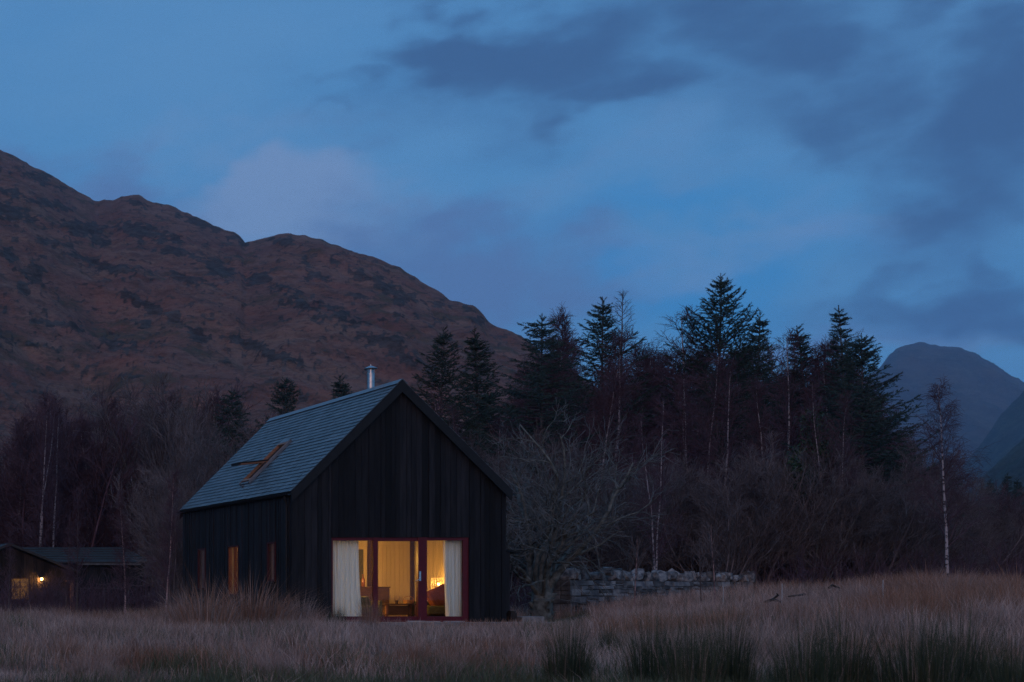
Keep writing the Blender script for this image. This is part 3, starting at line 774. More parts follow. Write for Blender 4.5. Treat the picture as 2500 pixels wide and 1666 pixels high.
for i, (px, py, Y, w, lb) in enumerate([
    (776, 1392, 37.0, .7, 'dark green rush clump standing in front of the left curtain'),
    (1306, 1418, 20, .62, 'dark rush clump alone in the meadow below the left end of the stone wall'),
    (1505, 1400, 18, .6, 'rush clump leftmost of the big foreground group below the stone wall'),
    (1585, 1408, 17, .58, 'rush clump second in the foreground group below the stone wall'),
    (1668, 1394, 17.5, .6, 'rush clump third in the foreground group, left of the gap of straw'),
    (1850, 1412, 16, .6, 'wide dark rush clump left of centre in the right foreground'),
    (1935, 1398, 16.6, .6, 'tall rush clump joined to the right side of the wide dark clump'),
    (2110, 1394, 16, .6, 'dense rush clump right of the tall joined pair'),
    (2198, 1388, 16.6, .58, 'rush clump close to the right side of the dense clump, below the mottled birch'),
    (2330, 1440, 15, .6, 'rush clump at the right edge of the picture'),
    (1405, 1432, 26, .6, 'small far rush clump behind and left of the big foreground group'),
]):
    tuft((RUSHB if i % 4 == 3 else RUSH)[i % 3 if i % 4 != 3 else 0], 'rush_clump', px, py, Y, lb, 'rush clump', 'dark rush clumps in the meadow', i * 1.7, w)
for i, (px, py, Y, w, lb) in enumerate([
    (470, 1305, 36, 1.0, 'tallest pale tussock in front of the left windows of the house'),
    (432, 1335, 38, .9, 'tussock just left of the tallest pale one at the left corner of the house'),
    (575, 1305, 37.0, 1.2, 'wide orange tussock in front of the middle side window'),
    (632, 1345, 37.5, 1.0, 'rusty tussock below the nearest side window'),
    (690, 1352, 37.8, 1.0, 'tussock at the near left corner of the house'),
    (735, 1385, 37.6, .9, 'low arching tussock left of the left curtain'),
    (850, 1350, 38.2, .5, 'thin wispy tussock rising in front of the left door post'),
    (385, 1380, 41, 1.0, 'tussock around the foot of the bright pinkish birch stem'),
    (330, 1390, 40, 1.1, 'dull tussock between the reddish stem and the pinkish stem'),
    (235, 1392, 42, 1.1, 'tussock in front of the right part of the cabin'),
    (130, 1380, 44, 1.1, 'tussock in front of the cabin lamp'),
    (60, 1385, 43, 1.1, 'tussock below the lit cabin window'),
    (5, 1388, 42, 1.1, 'tussock at the left edge of the field'),
    (1980, 1325, 42, 1.2, 'rusty tussock at the left start of the right hand bank'),
    (2060, 1312, 41, 1.2, 'rusty tussock second along the right hand bank'),
    (2125, 1288, 40, 1.3, 'tall rust coloured tussock left of the foot of the mottled birch'),
    (2195, 1288, 39, 1.3, 'tall rust coloured tussock right of the foot of the mottled birch'),
    (2265, 1310, 39, 1.2, 'paler tussock on the bank before the right edge'),
    (2335, 1290, 37, 1.4, 'tall orange tussock at the right edge of the bank'),
    (1820, 1352, 40, 1.1, 'low tussock in front of the small log pile'),
    (1560, 1362, 42, 1.0, 'low tussock at the foot of the middle of the stone wall'),
    (1690, 1350, 43, 1.0, 'low tussock at the foot of the right end of the stone wall'),
]):
    tuft(TUSS[i % 3], 'grass_tussock', px, py, Y, lb, 'grass tussock', 'dead grass tussocks', i * 2.1, w)


rt = random.Random(44)
for i in range(46):
    Y = rt.uniform(21, 37.5); px = rt.uniform(-20, 2370); X = wx(px, Y)
    if in_house(np.array([X]), np.array([Y]))[0] or (940 < px < 1300 and Y > 29): continue
    h = rt.uniform(.34, .62); z = gz(X, Y); o = link('grass_tussock', TUSS[i % 3]); o.location = (X, Y, z); o.rotation_euler = (0, 0, rt.uniform(0, 6.28)); w = rt.uniform(.8, 1.3); o.scale = (h * 1.3 * w, h * 1.3 * w, h * 1.3)
    tag(o, 'low ragged straw tussock in the open meadow', 'grass tussock', 'low tussocks in the open meadow')


def undergrowth():
    rr = random.Random(8); T = Tree(9)
    for i in range(3000):
        if rr.random() < .78: px = rr.uniform(1150, 2420); Y = rr.uniform(49, 74)
        else: px = rr.uniform(-60, 520); Y = rr.uniform(50, 70) if px > 330 else rr.uniform(47, 60)
        if 1200 < px < 1760 and Y < 54: Y += 6
        X = wx(px, Y)
        if in_house(np.array([X]), np.array([Y]))[0]: continue
        z = gz(X, Y); a = rr.uniform(0, 6.28)
        p = T.limb((X, Y, z - .05), (math.cos(a) * .3, math.sin(a) * .3, 1), rr.uniform(.7, 2.0) * (.85 if px < 330 else 1), .009, .004, 4, .13, .02, 0)
        for j in range(7):
            q, d, r_ = T.at(p, rr.uniform(.2, 1)); b = T.limb(q, T.side(d, rr.uniform(.4, 1)), rr.uniform(.2, .6), .0055, .0035, 3, .14, .02, 0)
    o = link('undergrowth', T.mesh('undergrowth', 0, M_twigp, 3))
    tag(o, 'dark brambly undergrowth tangled at the foot of the trees', 'undergrowth', kind='stuff')
undergrowth()

# ------------------------------------------------------------------ house
HO = (18.9, 40.0, 0.0)
house = empty('house', HO, 'small black timber gabled house with slate roof and lit red glazed doors', 'house')
rh = random.Random(17)
X0, X1, Y0, Y1 = 16.085, 21.65, 40.0, 48.5
RX, RZ = 18.9, 6.27


def hp(mb, name, m, parent=house, **k): return mb.build(name, m, parent, origin=HO, **k)


def wall_rects(a0, a1, z0, z1, ops):
    A = sorted({a0, a1} | {v for o in ops for v in o[:2] if a0 < v < a1}); Z = sorted({z0, z1} | {v for o in ops for v in o[2:] if z0 < v < z1})
    for i in range(len(A) - 1):
        for j in range(len(Z) - 1):
            ca = (A[i] + A[i + 1]) / 2; cz = (Z[j] + Z[j + 1]) / 2
            if not any(o[0] < ca < o[1] and o[2] < cz < o[3] for o in ops): yield A[i], A[i + 1], Z[j], Z[j + 1]


def boards(mb, a0, a1, wr, zlo, ztop, ops, place, thick=(.016, .026), gap=.004):
    cuts = sorted({a0, a1} | {v for o in ops for v in o[:2]})
    for s in range(len(cuts) - 1):
        a = cuts[s]; e = cuts[s + 1]
        while a < e - 1e-6:
            w = rh.uniform(*wr)
            if e - a - w < wr[0] * .7: w = e - a
            spans = [(zlo, None)]
            c = a + w / 2
            for o in ops:
                if o[0] < c < o[1]:
                    spans = [(zlo, o[2]), (o[3], None)]
            for lo, hi in spans:
                if hi is not None and hi - lo < .02: continue
                th = rh.uniform(*thick); A = a + gap / 2; B = a + w - gap / 2
                zA = hi if hi is not None else ztop(A); zB = hi if hi is not None else ztop(B)
                if hi is None and A < RX < B and ztop is gable_top:
                    for (p, q) in ((A, RX), (RX, B)):
                        mb.hexa([place(p, th, lo), place(q, th, lo), place(q, 0, lo), place(p, 0, lo), place(p, th, ztop(p)), place(q, th, ztop(q)), place(q, 0, ztop(q)), place(p, 0, ztop(p))])
                else:
                    mb.hexa([place(A, th, lo), place(B, th, lo), place(B, 0, lo), place(A, 0, lo), place(A, th, zA), place(B, th, zB), place(B, 0, zB), place(A, 0, zA)])
            a += w


gable_top = lambda a: RZ - .14 - abs(a - RX)
flat_top = lambda a: 3.33
DOOR = (17.121, 20.699, -.2, 2.196)
WIN = [(41.02, 41.55, 1.06, 2.12), (43.68, 44.46, .69, 2.12), (46.4, 47.06, .87, 2.12)]
g = MB(); boards(g, X0, X1, (.11, .19), -.03, gable_top, [DOOR], lambda a, d, z: (a, Y0 - d, z), (.010, .030), .008); gw = hp(g, 'gable_wall', M_clad, bevel=0)
g = MB()
for a, b, c, d in wall_rects(X0, X1, -.2, 3.3, [DOOR]): g.box(a, b, Y0 + .001, Y0 + .2, c, d)
g.prism_xz([(X0, 3.3), (X1, 3.3), (X1, gable_top(X1) - .02), (RX, RZ - .16), (X0, gable_top(X0) - .02)], Y0 + .001, Y0 + .2)
hp(g, 'wall_lining', M_black)
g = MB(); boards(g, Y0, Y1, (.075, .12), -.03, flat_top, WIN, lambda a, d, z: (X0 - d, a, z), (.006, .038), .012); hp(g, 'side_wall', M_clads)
g = MB()
for a, b, c, d in wall_rects(Y0 + .2, Y1 - .2, -.2, 3.3, WIN): g.box(X0 + .001, X0 + .15, a, b, c, d)
hp(g, 'wall_lining', M_black)
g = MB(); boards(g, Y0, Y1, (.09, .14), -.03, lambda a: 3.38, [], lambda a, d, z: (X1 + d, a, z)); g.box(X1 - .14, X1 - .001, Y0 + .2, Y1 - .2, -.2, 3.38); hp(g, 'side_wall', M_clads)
g = MB(); boards(g, X0, X1, (.11, .18), -.03, gable_top, [], lambda a, d, z: (a, Y1 + d, z)); g.prism_xz([(X0, -.2), (X1, -.2), (X1, gable_top(X1) - .02), (RX, RZ - .16), (X0, gable_top(X0) - .02)], Y1 - .2, Y1 - .001); hp(g, 'rear_wall', M_clad)

# roof: slab plus individually laid slates
RY0, RY1 = 39.86, 48.66; S2 = 2 ** .5
SK = (44.08, 44.76, 1.22, 2.32)          # skylight: y0,y1 and horizontal offsets from the ridge


def roof_pt(side, s, y, n):               # s: horizontal offset from ridge, n: height above roof plane along normal
    return (RX + side * (s + n / S2), y, RZ - s + n / S2)


roof = None
for side, smax in ((-1, 2.89), (1, 2.86)):
    g = MB()
    def slab(s0, s1, y0, y1, n0, n1):
        p = [roof_pt(side, s, y, n) for n in (n0, n1) for (s, y) in ((s0, y0), (s1, y0), (s1, y1), (s0, y1))]
        g.hexa(p)
    slab(.03, smax - .02, RY0 + .02, RY1 - .02, -.09, -.004)
    ng = 27; gs = smax / ng
    for c in range(ng):
        s0 = c * gs; y = RY0 - rh.uniform(0, .15)
        while y < RY1:
            w = rh.uniform(.20, .31); ya = max(y, RY0) + .003; yb = min(y + w, RY1) - .003; y += w
            if yb - ya < .03: continue
            if side < 0 and s0 + gs > SK[2] and s0 < SK[3] and yb > SK[0] and ya < SK[1]: continue
            k = rh.uniform(-.003, .003); sl = s0 + gs + rh.uniform(-.004, .006); t = rh.uniform(.009, .014)
            g.hexa([roof_pt(side, s0 - .02, ya, .002), roof_pt(side, sl, ya, .013 + k), roof_pt(side, sl, yb, .013 + k), roof_pt(side, s0 - .02, yb, .002),
                    roof_pt(side, s0 - .02, ya, .006), roof_pt(side, sl, ya, .013 + k + t), roof_pt(side, sl, yb, .013 + k + t), roof_pt(side, s0 - .02, yb, .006)])
    r_ = hp(g, 'roof', M_slate)
    if side < 0: roof = r_
g = MB()
n = 18
for i in range(n):
    a = RY0 - .01 + (RY1 - RY0 + .02) * i / n; b = RY0 - .01 + (RY1 - RY0 + .02) * (i + 1) / n - .006
    for side in (-1, 1):
        g.hexa([roof_pt(side, -.012, a, .022), roof_pt(side, .115, a, .030), roof_pt(side, .115, b, .030), roof_pt(side, -.012, b, .022),
                roof_pt(side, -.012, a, .036), roof_pt(side, .115, a, .042), roof_pt(side, .115, b, .042), roof_pt(side, -.012, b, .036)])
hp(g, 'ridge_cap', M_lead, roof)
for side, smax in ((-1, 2.89), (1, 2.86)):
    for yy in ((RY0 - .025, RY0 + .012), (RY1 - .012, RY1 + .025)):
        g = MB(); p = []
        for y in yy:
            p += [roof_pt(side, 0, y, -.002), roof_pt(side, smax, y, -.002), (RX + side * (smax - .02), y, RZ - smax - .27), (RX, y, RZ - .31)]
        g.hexa([p[0], p[1], p[5], p[4], p[3], p[2], p[6], p[7]]); hp(g, 'bargeboard', M_black)
# soffit, gutter, downpipe
g = MB(); ez = RZ - 2.89
g.box(RX - 2.87, X0 - .035, RY0 + .02, RY1 - .02, ez - .10, ez - .065); hp(g, 'soffit', M_black)
g = MB(); g.box(X1 + .035, RX + 2.84, RY0 + .02, RY1 - .02, ez - .07, ez - .035); hp(g, 'soffit', M_black)
for sx in (RX - 2.93, RX + 2.90):
    g = MB(); prof = []
    for k in range(9):
        a = math.pi * k / 8; prof.append((math.cos(a) * .055, -math.sin(a) * .055))
    prof2 = [(x * .9, z * .9) for x, z in reversed(prof)]
    g.prism_xz([(sx + x, ez - .045 + z) for x, z in prof + prof2], RY0 + .01, RY1 - .01); gut = hp(g, 'gutter', M_black)
g = MB(); dx = X0 - .07
g.tube([(RX - 2.93, Y0 + .16, ez - .1), (RX - 2.93, Y0 + .16, ez - .16), (dx, Y0 + .16, ez - .30), (dx, Y0 + .16, -.1)], .035, 10)
for z in (2.6, 1.4, .35): g.tube([(dx, Y0 + .16, z - .03), (dx, Y0 + .16, z + .03)], .045, 10)
hp(g, 'downpipe', M_black, smooth=False)

# flue
FX, FY = 19.03, 41.95
g = MB(); g.lathe([(.0, 6.1), (.15, 6.1), (.14, 6.22), (.102, 6.29), (.096, 6.29), (.096, 6.50), (.103, 6.505), (.103, 6.53), (.096, 6.535), (.096, 6.72), (.103, 6.725), (.103, 6.75), (.085, 6.75), (.085, 6.6), (0, 6.6)], (FX, FY, 0), 28)
flue = hp(g, 'flue', M_steel, smooth=False)
g = MB(); g.lathe([(0, 6.965), (.03, 6.955), (.175, 6.885), (.172, 6.87), (.06, 6.885), (0, 6.89)], (FX, FY, 0), 28)
g.tube([(FX, FY, 6.96), (FX, FY, 7.0)], .012, 8); hp(g, 'flue_cap', M_steel, flue)
g = MB()
for k in range(4):
    a = k * math.pi / 2 + .5; g.tube([(FX + .098 * math.cos(a), FY + .098 * math.sin(a), 6.74), (FX + .11 * math.cos(a), FY + .11 * math.sin(a), 6.9)], .008, 6)
g.lathe([(.055, 6.74), (.055, 6.87), (.05, 6.87), (.05, 6.74)], (FX, FY, 0), 20); hp(g, 'cap_stay', M_steel, flue)

# skylight, centre pivot, open
def rbar(g, s0, s1, y0, y1, n0, n1):
    p = [roof_pt(-1, s, y, n) for n in (n0, n1) for (s, y) in ((s0, y0), (s1, y0), (s1, y1), (s0, y1))]; g.hexa(p)
y0, y1, s0, s1 = SK; fw = .05
g = MB(); rbar(g, s0, s1, y0, y0 + fw, -.01, .085); rbar(g, s0, s1, y1 - fw, y1, -.01, .085); rbar(g, s0, s0 + fw, y0 + fw, y1 - fw, -.01, .085); rbar(g, s1 - fw, s1, y0 + fw, y1 - fw, -.01, .085)
sky_l = hp(g, 'skylight', M_timber)
g = MB(); rbar(g, s0 - .05, s1 + .06, y0 - .05, y0 - .001, .012, .075); rbar(g, s0 - .05, s1 + .06, y1 + .001, y1 + .05, .012, .075); rbar(g, s0 - .07, s0 - .001, y0 - .001, y1 + .001, .012, .09); rbar(g, s1 + .001, s1 + .06, y0 - .001, y1 + .001, .012, .05)
g.box(RX - s1 - .20, RX - s1 - .04, y0 + .25, y1 - .3, RZ - s1 - .11, RZ - s1 - .085); hp(g, 'flashing', M_lead, sky_l)
g = MB(); rbar(g, s0 + fw, s1 - fw, y0 + fw, y1 - fw, -.003, .004); hp(g, 'shade_panel', M_black, sky_l)  # black sheet painting the dark inside of the open skylight; no real hole
sm = (s0 + s1) / 2; px_, pz_ = RX - sm - .05, RZ - sm + .07
g = MB(); L_ = .80
def sbar(g, a, b, c, d, e, f):            # sash local: u outwards(-x), v along y, w up, tilted a little
    def q(u, v, w): return (px_ - u, v, pz_ - u * .10 + w)
    g.hexa([q(a, c, e), q(b, c, e), q(b, d, e), q(a, d, e), q(a, c, f), q(b, c, f), q(b, d, f), q(a, d, f)])
ya, yb = y0 + fw + .004, y1 - fw - .004
sbar(g, -.02, L_, ya, ya + .055, -.035, .02); sbar(g, -.02, L_, yb - .055, yb, -.035, .02); sbar(g, L_ - .06, L_ - .001, ya + .055, yb - .055, -.035, .02)
sash = hp(g, 'sash', M_timber, sky_l)
g = MB(); sbar(g, L_, L_ + .05, ya - .02, yb + .02, -.04, .035); sbar(g, -.02, L_, ya - .012, ya - .001, -.01, .03); sbar(g, -.02, L_, yb + .001, yb + .012, -.01, .03); hp(g, 'sash_cladding', M_black, sash)
g = MB(); sbar(g, 0, L_ - .06, ya + .055, yb - .055, -.006, .004); hp(g, 'pane', GLASS, sash)

# glazed front doors
g = MB(); fy0, fy1 = 40.015, 40.10; zt = 2.198
DX = (17.118, 17.165, 18.215, 18.335, 19.38, 19.61, 20.56, 20.702)
g.box(DX[0], DX[1], fy0, fy1, .02, zt); g.box(DX[6], DX[7], fy0, fy1, .02, zt)
g.box(DX[2], DX[3], fy0 - .012, fy1, .02, zt); g.box(DX[4], DX[5], fy0 - .02, fy1, .02, zt)
for a, b in ((1, 2), (3, 4), (5, 6)):
    g.box(DX[a], DX[b], fy0 + .004, fy1, zt - .10 if a == 3 else zt - .085, zt); g.box(DX[a], DX[b], fy0 + .004, fy1, .02, .135)
g.box(DX[4] + .112, DX[4] + .118, fy0 - .0225, fy0 - .018, .03, zt - .01)
gd = hp(g, 'glazed_doors', M_red, bevel=.004)
for a, b in ((1, 2), (3, 4), (5, 6)):
    g = MB(); g.box(DX[a], DX[b], 40.05, 40.056, .135, zt - .085 - (.015 if a == 3 else 0)); hp(g, 'pane', GLASS, gd)
g = MB(); hx = 19.425
g.box(hx - .022, hx + .022, fy0 - .032, fy0 - .02, 1.06, 1.31); g.tube([(hx, fy0 - .03, 1.13), (hx, fy0 - .075, 1.13)], .012, 8)
g.tube([(hx, fy0 - .075, 1.13), (hx - .05, fy0 - .08, 1.10), (hx - .15, fy0 - .075, 1.045)], [.013, .012, .010], 8); hp(g, 'handle', M_chrome, gd)
g = MB(); g.box(17.08, 20.74, 39.90, 40.03, -.012, .018); hp(g, 'threshold', M_red)
g = MB(); g.box(19.02, 19.48, 39.80, 39.897, -.002, .024); g.box(19.50, 19.86, 39.80, 39.897, -.004, .014); g.box(19.98, 20.50, 39.80, 39.897, -.002, .018); hp(g, 'threshold_strip', M_pale)

# side windows
for i, (a, b, c, d) in enumerate(WIN):
    g = MB(); xa, xb = X0 - .045, X0 + .05; f = .045
    g.box(xa, xb, a, a + f, c, d); g.box(xa, xb, b - f, b, c, d); g.box(xa, xb, a + f, b - f, c, c + f); g.box(xa, xb, a + f, b - f, d - f, d)
    if i == 1: g.box(xa + .005, xb - .005, a + .30, a + .345, c + f, d - f)
    w_ = hp(g, 'window', M_frame)
    g = MB(); g.box(X0 - .02, X0 - .015, a + f, b - f, c + f, d - f); hp(g, 'pane', GLASS, w_)
    g = MB(); g.hexa([(X0 - .095, a - .04, c - .05), (X0 + .03, a - .04, c - .04), (X0 + .03, b + .04, c - .04), (X0 - .095, b + .04, c - .05), (X0 - .095, a - .04, c - .022), (X0 + .03, a - .04, c - .003), (X0 + .03, b + .04, c - .003), (X0 - .095, b + .04, c - .022)])
    hp(g, 'sill', M_black, w_)
    g = MB(); g.box(X0 + .051, X0 + .149, b - .016, b - .002, c + .002, d - .002); g.box(X0 + .051, X0 + .149, a + .002, a + .016, c + .002, d - .002); g.box(X0 + .051, X0 + .149, a + .017, b - .017, c + .002, c + .014); g.box(X0 + .051, X0 + .149, a + .017, b - .017, d - .014, d - .002); hp(g, 'reveal', M_reveal, w_)
for (a, b, c, d), lb in ((WIN[0], 'pale grey blind drawn inside the side window nearest the front corner'), (WIN[2], 'dim pinkish blind drawn inside the farthest side window')):
    g = MB(); n = 14
    for k in range(n):
        ya = a + .05 + (b - a - .1) * k / n; yb = a + .05 + (b - a - .1) * (k + 1) / n; o = .008 + .012 * (k % 2)
        g.box(X0 + .052 + o, X0 + .056 + o, ya, yb, c + .05, d - .05)
    tag(g.build('blind', M_blind, origin=(X0, (a + b) / 2, d)), lb, 'blind', 'blinds in the side windows')

# interior lining of the living room (front half) and a plain partition
IX0, IX1, IY1, IZ = 16.25, 21.50, 44.6, 2.42
g = MB(); g.box(IX0, IX1, 40.2, IY1, -.05, .005); hp(g, 'room_floor', M_floorw)
g = MB(); g.box(IX0, IX1, 40.2, IY1, IZ, IZ + .05); hp(g, 'room_ceiling', M_white)
g = MB(); boards(g, IX0, IX1, (.115, .135), .005, lambda a: IZ, [], lambda a, d, z: (a, IY1 - d, z), (.013, .015), .007); g.box(IX0, IX1, IY1 + .001, IY1 + .08, 0, IZ); hp(g, 'room_back_wall', M_cream)
g = MB(); g.box(IX1 + .001, IX1 + .009, 40.2, IY1, 0, IZ)
a = 40.25
while a < IY1 - .02:
    g.tube([(IX1, a, .005), (IX1, a, IZ)], .038, 8); a += .115
hp(g, 'room_side_wall', M_cream, smooth=True)
g = MB(); g.box(21.36, 21.455, IY1 - .06, IY1 - .016, .005, IZ); hp(g, 'corner_post', M_dkwood)
g = MB(); g.box(19.70, 20.0, IY1 - .045, IY1 - .016, .005, 2.02); dr = hp(g, 'room_door', M_olive); g = MB(); g.box(20.0, 20.10, IY1 - .055, IY1 - .016, .005, 2.1); hp(g, 'door_casing', M_cream); g = MB(); g.box(20.13, 20.30, IY1 - .10, IY1 - .016, .95, IZ); hp(g, 'wall_panel', M_dkwood)
# log lean-to on the right wall
g = MB(); boards(g, X1 + .03, 22.30, (.1, .15), -.1, lambda a: 1.86, [], lambda a, d, z: (a, 41.0 - d, z)); g.box(22.24, 22.28, 41.0, 43.2, -.1, 1.78); g.box(X1 + .03, 22.24, 43.14, 43.18, -.1, 1.85); lt = hp(g, 'lean_to', M_clad)
g = MB(); g.hexa([(X1 + .03, 40.92, 1.99), (22.55, 40.92, 1.80), (22.55, 43.3, 1.80), (X1 + .03, 43.3, 1.99), (X1 + .03, 40.92, 2.03), (22.55, 40.92, 1.84), (22.55, 43.3, 1.84), (X1 + .03, 43.3, 2.03)]); hp(g, 'lean_to_roof', M_black, lt)

# patio and bits outside
g = MB(); rp = random.Random(3)
a = 16.6
while a < 22.9:
    w = rp.uniform(.55, .8); b = min(a + w, 22.9)
    g.box(a, b - .008, 38.72, 39.34, -.3, rp.uniform(-.014, -.006)); g.box(a, b - .008, 39.35, 39.955, -.3, rp.uniform(-.014, -.006)); a = b
tag(g.build('patio', M_patio), kind='structure')
g = MB(); g.box(wx(1195, 40.4), wx(1246, 40.4), 40.3, 40.9, -.16, wz(1417, 40.4)); tag(g.build('stone_slab', M_patio, bevel=.015, origin=(wx(1220, 40.4), 40.5, -.16)), 'flat pale stone slab lying on the grass right of the house', 'stone slab')
bx_ = wx(1167, 40.35); g = MB(); g.box(bx_, wx(1181, 40.35), 40.2, 40.42, -.16, wz(1408, 40.3)); g.box(bx_ + .015, wx(1181, 40.35) - .02, 40.22, 40.40, wz(1408, 40.3) + .002, wz(1404, 40.3)); tag(g.build('wooden_block', M_log, bevel=.008, origin=(bx_, 40.3, -.16)), 'small square wooden block beside the right corner of the house', 'block')


# curtains
def curtain(xt0, xt1, xb0, xb1, label, ph):
    nx, nz = 90, 26; yb = 40.27; V = []
    for j in range(nz + 1):
        t = j / nz; z = 2.16 - 2.13 * t
        e = t ** 1.4; a = xt0 + (xb0 - xt0) * e; b = xt1 + (xb1 - xt1) * e
        for i in range(nx + 1):
            s = i / nx; fold = math.sin(s * 6.283 * 8.5 + ph + .5 * math.sin(t * 4 + s * 9)) * (.030 + .012 * t) + math.sin(s * 6.283 * 3.3 + ph * 2 + t) * .018
            V.append((a + (b - a) * s + .008 * math.sin(s * 90 + t * 3), yb + fold, z))
    q = np.array([(j * (nx + 1) + i, j * (nx + 1) + i + 1, (j + 1) * (nx + 1) + i + 1, (j + 1) * (nx + 1) + i) for j in range(nz) for i in range(nx)])
    o = link('curtain', npmesh('curtain', np.array(V) - np.array([xb0, yb, 0]), [q], M_curt, smooth=True)); o.location = (xb0, yb, 0)
    return tag(o, label, 'curtain', 'cream curtains behind the glazed doors')
sx = lambda zx, Y: (780 + zx / 5.8825 + 796) / 3750 * Y
sz = lambda zy, Y: EYE + (1460 - 1280 - zy / 5.8825) * Y / 3750
curtain(sx(178, 40.3), sx(552, 40.3), sx(170, 40.3), sx(618, 40.3), 'wide cream curtain drawn to the left side of the glazed doors', 0)
curtain(sx(1775, 40.3), sx(2075, 40.3), sx(1812, 40.3), sx(2068, 40.3), 'narrower cream curtain at the right side of the glazed doors', 1.3)


# furniture in the lit room
def thing_box(name, loc, label, cat, parts):
    e = empty(name, loc, label, cat)
    for pn, m, boxes, bev in parts:
        g = MB()
        for b in boxes: g.box(*b)
        o = g.build(pn, m, e, bevel=bev)
    return e
e = thing_box('sofa', (20.72, 41.9, .005), 'olive sofa end beside the right curtain, seen through the right pane', 'sofa',
    [('seat', M_olive, [(-.32, .62, -.35, .40, .16, .40)], .05), ('backrest', M_olive, [(-.32, .62, .41, .60, .10, .52)], .05), ('armrest', M_olive, [(.63, .76, -.35, .60, .10, .52)], .04)])
for lx, ly in ((-.26, -.28), (.56, -.28), (-.26, .52), (.56, .52)):
    g = MB(); g.tube([(lx, ly, 0), (lx, ly, .155)], [.016, .024], 8); g.build('leg', M_dkwood, e)
bm = bmesh.new(); bmesh.ops.create_cube(bm, size=1); bmesh.ops.subdivide_edges(bm, edges=bm.edges, cuts=8, use_grid_fill=True)
for v in bm.verts:
    x, y, z = v.co * 2; k = (1 - abs(x) ** 2.6 * .55) * (1 - abs(z) ** 2.6 * .55); v.co = (x * .33 * (1 - .06 * (1 - abs(z))), y * .02 + math.copysign(.09, y) * k * (1 if abs(y) > .9 else abs(y)), z * .26)
me = bpy.data.meshes.new('cushion'); bm.to_mesh(me); bm.free(); me.materials.append(M_rust)
for p in me.polygons: p.use_smooth = True
o = link('cushion', me); o.location = (20.95, 42.06, .655); o.rotation_euler = (R(-14), R(-24), R(6)); tag(o, 'rust coloured cushion leaning on the sofa by the right curtain', 'cushion')
e = thing_box('armchair', (18.72, 41.7, .005), 'dark olive armchair beside the left curtain', 'armchair',
    [('seat', M_olive, [(-.30, .30, -.30, .28, .18, .40)], .04), ('backrest', M_olive, [(-.30, .30, .285, .42, .18, .66)], .05)])
for s_ in (-1, 1):
    g = MB(); g.box(min(s_ * .305, s_ * .39), max(s_ * .305, s_ * .39), -.30, .40, .10, .54); g.build('armrest', M_olive, e, bevel=.03)
for lx in (-.25, .25):
    for ly in (-.25, .36):
        g = MB(); g.tube([(lx, ly, 0), (lx, ly, .178)], [.015, .022], 8); g.build('leg', M_dkwood, e)
e = empty('sideboard', (19.87, 43.75, .005), 'brown wooden sideboard against the back wall left of the middle pane', 'sideboard')
g = MB(); g.box(-.44, .42, -.2, .2, .12, .90); g.build('carcass', M_dkwood, e, bevel=.006); g = MB(); g.box(-.46, .44, -.22, .21, .901, .93); g.build('top', M_dkwood, e)
for a in (-.42, 0.0):
    g = MB(); g.box(a, a + .40, -.217, -.2005, .15, .87); d_ = g.build('door', M_dkwood, e, bevel=.004); g = MB(); g.tube([(a + .34, -.218, .55), (a + .34, -.236, .55)], [.008, .013], 8); g.build('knob', M_chrome, d_)
for a in (-.40, .34):
    g = MB(); g.box(a, a + .05, -.17, .17, 0, .119); g.build('leg', M_dkwood, e)
g = MB(); g.lathe([(0, 0), (.045, 0), (.05, .02), (.05, .20), (.018, .27), (.016, .33), (.02, .335), (.02, .355), (0, .355)], (0, 0, 0), 18); o = g.build('bottle', M_bottle, smooth=True); o.location = (19.60, 43.68, .936); tag(o, 'amber glass bottle standing on the sideboard by the left post', 'bottle')
e = empty('low_table', (20.02, 42.45, .005), 'low dark wooden table behind the middle pane', 'table')
g = MB(); g.box(-.48, .46, -.26, .26, .42, .455); g.build('tabletop', M_dkwood, e, bevel=.006); g = MB(); g.box(-.44, .42, -.22, .22, .14, .16); g.build('shelf', M_dkwood, e); g = MB(); g.box(-.40, .20, -.20, .20, .162, .40); g.build('drawer_box', M_dkwood, e, bevel=.006)
for a in (-.44, .36):
    for b in (-.22, .16):
        g = MB(); g.box(a, a + .06, b, b + .06, 0, .419); g.build('leg', M_timber, e)
g = MB()
g.lathe([(0, 0), (.12, 0), (.155, .10), (.15, .105), (.115, .012), (0, .012)], (0, 0, 0), 24)
e = empty('basket', (20.30, 42.45, .461), 'small wicker basket with hooped handle on the low table', 'basket'); g.build('bowl', M_wicker, e)
g = MB(); g.tube([(-.15 * math.cos(math.pi * k / 12) * 1.0, .0, .09 + .11 * math.sin(math.pi * k / 12)) for k in range(13)], .010, 8); g.build('handle', M_wicker, e)
g = MB(); g.lathe([(0, 0), (.04, 0), (.04, .09), (.032, .09), (.032, .012), (0, .012)], (0, 0, 0), 16); o = g.build('mug', M_dkwood); o.location = (19.95, 42.40, .461); tag(o, 'brown mug on the low table left of the basket', 'mug')
e = empty('picture', (19.42, IY1 - .03, 1.42), 'small framed picture on the back wall next to the left curtain', 'picture')
g = MB(); g.box(-.20, .20, -.012, .012, -.26, .26); g.build('print', M_pic, e); g = MB()
g.box(-.23, -.201, -.018, .012, -.29, .29); g.box(.201, .23, -.018, .012, -.29, .29); g.box(-.201, .201, -.018, .012, .261, .29); g.box(-.201, .201, -.018, .012, -.29, -.261); g.build('frame', M_dkwood, e)


